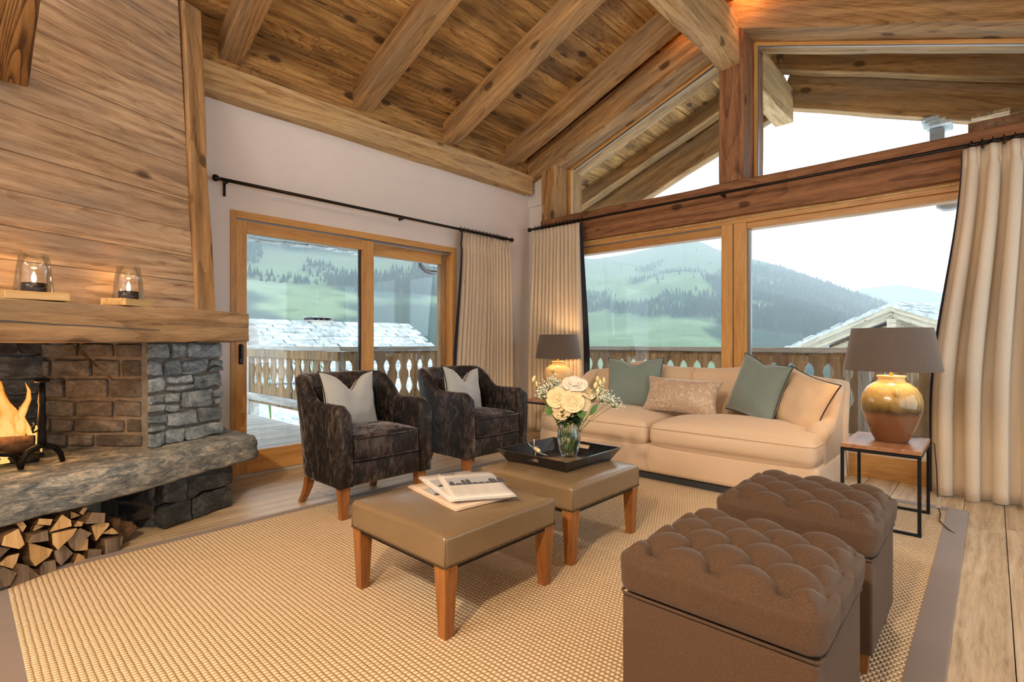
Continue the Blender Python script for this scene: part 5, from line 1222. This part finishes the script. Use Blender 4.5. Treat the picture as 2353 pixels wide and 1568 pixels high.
def leaf(p, d, w_, l_, mat, nrm=(0,0,1)):
    d = Vector(d).normalized(); x = d.cross(Vector(nrm)).normalized(); n = x.cross(d)
    obj('leaf', leafmesh(w_, l_), mat, fo, mw=Matrix(((x.x, d.x, n.x, p.x), (x.y, d.y, n.y, p.y), (x.z, d.z, n.z, p.z), (0,0,0,1))))
leaf(off(1275, 945, .05), v2c(.1, -1)+Vector((0,0,.8)), .028, .06, M['leaf'], v2c(1, 0)); leaf(off(1268, 930, .05), v2c(.1, .3)+Vector((0,0,1)), .02, .04, M['leaf'], v2c(1, 0))
leaf(off(1358, 948, .05), v2c(0, .8)+Vector((0,0,1)), .018, .085, M['leaf'], v2c(1, .2)); leaf(off(1335, 952, .09), v2c(0, .3)+Vector((0,0,1)), .03, .05, M['leaf'], v2c(1, 0))
for i in range(170):
    a = random.uniform(0, 2*PI); zz = random.uniform(0, 1); r_ = .03+.055*zz*random.uniform(.6, 1)
    p = Vector((r_*math.cos(a), r_*math.sin(a), .205+.115*zz)); d = Vector((math.cos(a), math.sin(a), random.uniform(-.4, .9)))
    leaf(p, d, random.uniform(.011, .020), random.uniform(.035, .06), M['leaf_dk'] if random.random() < .75 else M['leaf'])

# newspapers
def paper(loc, rz, W_, H_, z, label, mat, seed, tilt=0, head=True):
    random.seed(seed); e = empty('newspaper', loc, rz, label=label, cat='newspaper', group='folded newspapers on the leather footstool')
    def sheet(x, y): return .004*math.sin(x*5+seed) + .008*max(0, (x-W_*.2)/W_)**2 + .014*max(0, -(y)/H_-.2)**2*0
    def grid(x0, x1, y0, y1, dz, th_, nx=10, ny=6):
        mb = MB(True); vs = []
        for s_ in (0, 1):
            for j in range(ny+1):
                for i in range(nx+1):
                    x = x0+(x1-x0)*i/nx; y = y0+(y1-y0)*j/ny; vs.append((x, y, sheet(x, y)+dz+(th_ if s_ else 0)))
        n_ = (nx+1)*(ny+1); fs = []
        for j in range(ny):
            for i in range(nx): q = (j*(nx+1)+i, j*(nx+1)+i+1, (j+1)*(nx+1)+i+1, (j+1)*(nx+1)+i); fs += [q[::-1], tuple(k+n_ for k in q)]
        bd = [j for j in range(nx+1)] + [(j+1)*(nx+1)-1 for j in range(1, ny+1)] + [ny*(nx+1)+i for i in range(nx-1, -1, -1)] + [j*(nx+1) for j in range(ny-1, 0, -1)]
        for a, b_ in zip(bd, bd[1:]+bd[:1]): fs.append((a, b_, b_+n_, a+n_))
        return mb.add(vs, fs)
    for k in range(3): obj('folded_leaf', grid(-W_/2+.002*k, W_/2-.003*k, -H_/2+.002*k, H_/2-.002*k, .0012+.0035*k, .0022), mat, e)
    top = .0012+.0035*2+.0026
    if head:
        ob = MB(); 
        def stroke(x0, y0, x1, y1, w_=.0022):
            d = Vector((x1-x0, y1-y0)); n_ = Vector((-d.y, d.x)).normalized()*w_; z = sheet((x0+x1)/2, y0)+top+.0003
            ob.add([(x0+n_.x, y0+n_.y, z), (x0-n_.x, y0-n_.y, z), (x1-n_.x, y1-n_.y, z), (x1+n_.x, y1+n_.y, z)], [(0,1,2,3)])
        bx, by, s_ = -W_*.44, H_*.42, .022
        for i in range(10): a0, a1 = 2*PI*i/10, 2*PI*(i+1)/10; stroke(bx+s_*.5+s_*.5*math.cos(a0), by+s_*.5+s_*.5*math.sin(a0), bx+s_*.5+s_*.5*math.cos(a1), by+s_*.5+s_*.5*math.sin(a1), .0016)
        bx += s_*1.35; stroke(bx, by, bx, by+s_); stroke(bx, by+s_, bx+s_*.8, by, .0016); stroke(bx+s_*.8, by, bx+s_*.8, by+s_)
        bx += s_*1.25; stroke(bx, by, bx, by+s_)
        for yy in (0, .5, 1): stroke(bx, by+s_*yy, bx+s_*.7, by+s_*yy, .0016)
        obj('headline', ob, M['ink'], e)
    obj('photo_ground', MB().add([(p, q, sheet(p, q)+top+.0002) for p, q in [(-W_*.42+W_*.86*i/6, -H_*.02) for i in range(7)] + [(W_*.44-W_*.86*i/6, H_*.27) for i in range(7)]], [tuple(range(14))]), M['photo'], e)
    ph = MB(); x = -W_*.40
    while x < W_*.44:
        w_ = random.uniform(.02, .045); h0 = random.uniform(.05, .085) if random.random() < .6 else .03
        ph.add([(p, q, sheet(p, q)+top+.0004) for p, q in ((x, -H_*.02), (x+w_, -H_*.02), (x+w_*.9, -H_*.02+h0*H_*2.2), (x+w_*.3, -H_*.02+h0*H_*2.6), (x+.002, -H_*.02+h0*H_*1.6))], [(0,1,2,3,4)]); x += w_
    obj('printed_photo', ph, M['ink'], e)
    tx = MB()
    for c_ in range(4):
        for r_ in range(11):
            yy = -H_*.08 - r_*H_*.034; x0 = -W_*.44+c_*W_*.225; x1 = x0+W_*random.uniform(.17, .20)
            tx.add([(p, q, sheet(p, q)+top+.0003) for p, q in ((x0, yy), (x1, yy), (x1, yy+.0018), (x0, yy+.0018))], [(0,1,2,3)])
    for r_ in range(2): tx.add([(p, q, sheet(p, q)+top+.0003) for p, q in ((-W_*.3, H_*(.33-.05*r_)), (W_*.4, H_*(.33-.05*r_)), (W_*.4, H_*(.34-.05*r_)), (-W_*.3, H_*(.34-.05*r_)))], [(0,1,2,3)])
    obj('printed_text', tx, M['inkgrey'], e, kind='stuff')
OT = RZ+.337+.062+.0195
paper((1.618, 1.855, OT-.004), -.17, .29, .45, 0, 'lowest newspaper of the fan, sticking out to the left', M['paper_pink'], 1, head=False)
paper((1.681, 1.896, OT+.008), -.33, .29, .45, 0, 'middle newspaper of the fanned pile', M['paper'], 2, head=False)
paper((1.701, 1.827, OT+.020), -.52, .29, .45, 0, 'top newspaper of the pile, with a picture across its front page', M['paper'], 3)

# ------------------------------------------------------------------ curtains and rods
def curtain(name, p0t, p1t, p0b, p1b, zt, zb, folds, amp, label, lead=None, leadw=.06, seed=0, rod=None, nz=36, per=14, bottomwave=.02):
    """pleated curtain hanging between two lines: heading (t) and hem (b); lead = which end carries the navy edge"""
    random.seed(seed); e = empty(name, (0, 0, 0), label=label, cat='curtain', group='floor length cream curtains'); nx = folds*per; vs = []; ph = [random.uniform(-.35, .35) for _ in range(folds+2)]; am = [random.uniform(.75, 1.2) for _ in range(folds+2)]
    a, b_ = Vector(p0t), Vector(p1t); c, d = Vector(p0b), Vector(p1b)
    for j in range(nz+1):
        t = j/nz; t = t*t*.25+t*.75 if True else t; z = zt + (zb-zt)*t; hz_ = zt-z
        k = sst(min(1, t*1.3))
        for i in range(nx+1):
            s_ = i/nx; P_ = a.lerp(b_, s_).lerp(c.lerp(d, s_), k); dr = (b_-a).lerp(d-c, k).normalized(); nr = Vector((-dr.y, dr.x))
            f = s_*folds; kf = int(f); w1_ = am[min(kf, folds)]
            base = math.cos(2*PI*(f + ph[0]*.3*math.sin(s_*7+t*2)))
            prof = base if hz_ > .16 else base*(.55 + .45*(abs(hz_-.12)/.12))
            pinch = math.exp(-((hz_-.13)/.035)**2)
            A_ = amp*w1_*(.55+.45*min(1, t*2.2))*(1-.45*pinch)*(1+.25*math.sin(3*t+kf))
            if hz_ < .13: prof = .6*math.cos(2*PI*f) + .5*math.cos(6*PI*f+1)
            side = .25*A_*math.sin(4*PI*f+seed)
            q = P_ + nr*(A_*prof) + dr*side
            vs.append((q.x, q.y, z + (bottomwave*.3*math.sin(f*3) if j == nz else 0)))
    fs = [(j*(nx+1)+i, j*(nx+1)+i+1, (j+1)*(nx+1)+i+1, (j+1)*(nx+1)+i) for j in range(nz) for i in range(nx)]
    o_ = obj('drape', mesh(vs, fs, True, [M['curtain']]), None, e); so = o_.modifiers.new('thickness', 'SOLIDIFY'); so.thickness = .005
    if lead is not None:                                  # navy leading edge band
        i0 = 0 if lead == 0 else nx; vv = []; 
        for j in range(nz+1):
            q = Vector(vs[j*(nx+1)+i0]); dr = (a.lerp(c, j/nz)-b_.lerp(d, j/nz)).normalized() if lead == 0 else (b_.lerp(d, j/nz)-a.lerp(c, j/nz)).normalized(); 
            lw_ = leadw*(.45+.55*min(1, j/nz*1.6))
            vv += [q, q + Vector((dr.x, dr.y, 0))*lw_*.5 + Vector((-dr.y, dr.x, 0))*.012, q + Vector((dr.x, dr.y, 0))*lw_]
        o2 = obj('leading_edge', mesh(vv, [(3*j+i, 3*j+i+1, 3*j+i+4, 3*j+i+3) for j in range(nz) for i in range(2)], True, [M['lining']]), None, e); so = o2.modifiers.new('thickness', 'SOLIDIFY'); so.thickness = .004
    return e
def rod(p0, p1, r_, label, ringspans, brackets, wall, ball=True):
    p0, p1 = Vector(p0), Vector(p1); e = empty('curtain_rod', (0, 0, 0), label=label, cat='curtain rod')
    obj('pole', MB(True).tube([p0, p1], r_, 14), M['bronze'], e); d = (p1-p0).normalized(); Ln = (p1-p0).length
    for q in ((p0, -1), (p1, 1)):
        obj('finial', MB(True).lathe([(0, 0), (r_*1.1, .002), (r_*.7, .015), (r_*1.3, .02), (r_*1.9, .035), (r_*2, .048), (r_*1.6, .062), (0, .070)], 16, frame(q[0], Vector((0,0,1)), d*q[1])), M['bronze'], e)
    for a, b_, n in ringspans:
        for i in range(n):
            t = a+(b_-a)*(i+.5)/n; c = p0 + d*t
            cc = [(math.cos(q)*(r_+.012), math.sin(q)*(r_+.012), 0) for q in [k*2*PI/14 for k in range(15)]]
            obj('ring', MB(True).tube(cc, .0048, 6, caps=False).tube([(r_+.014, 0, 0), (r_+.026, 0, 0)], .003, 5), M['bronze'], e, mw=frame(c, Vector((0, 0, -1)), d) @ Rx(random.uniform(-.15, .15)))
    for bi, t in enumerate(brackets):
        c = p0 + d*t; wv = Vector(wall)
        obj('bracket', MB(True).tube([c+wv*.0+Vector((0,0,-.004)), c+wv*.5+Vector((0,0,-.012)), c+wv], .009, 8).tube([c+wv*.96+Vector((0,0,.03)), c+wv*.96+Vector((0,0,-.11 if bi == 0 else -.02))], .010, 8), M['bronze'], e)
rod((1.45, 4.50, 2.44), (4.80, 4.50, 2.44), .014, 'dark bronze curtain rod on the wall above the terrace door', [(2.50, 3.33, 14)], [.05, 1.75, 3.28], (0, .09, 0))
rod((5.06, 4.34, 2.585), (5.06, -1.5, 2.585), .014, 'dark bronze curtain rod along the tie beam over the gable window', [(.03, .80, 14), (4.20, 5.0, 14)], [.06, 2.4, 5.6], (.12, 0, 0))
curtain('curtain', (4.80, 4.50), (3.99, 4.50), (4.82, 4.50), (3.88, 4.50), 2.415, .012, 15, .030, 'cream pleated curtain beside the terrace door', lead=1, leadw=.05, seed=4)
curtain('curtain', (5.06, 4.33), (5.06, 3.60), (5.02, 4.36), (5.02, 3.52), 2.56, .012, 13, .030, 'cream pleated curtain in the left corner of the gable window', lead=1, leadw=.085, seed=5)
curtain('curtain', (5.06, .16), (5.06, -.75), (4.98, .33), (4.98, -.85), 2.56, .012, 8, .055, 'cream pleated curtain at the right edge of the photo', lead=0, leadw=.02, seed=6)
# a box soffit, the doorway mat of dark timber beside the hearth
obj('skirting_block', MB().box(-.02, .02, -.03, .03, 0, .12), M['beam_red'], loc=(1.525, 4.57, 0), label='short dark wooden block on the floor between hearth and door frame', cat='block')
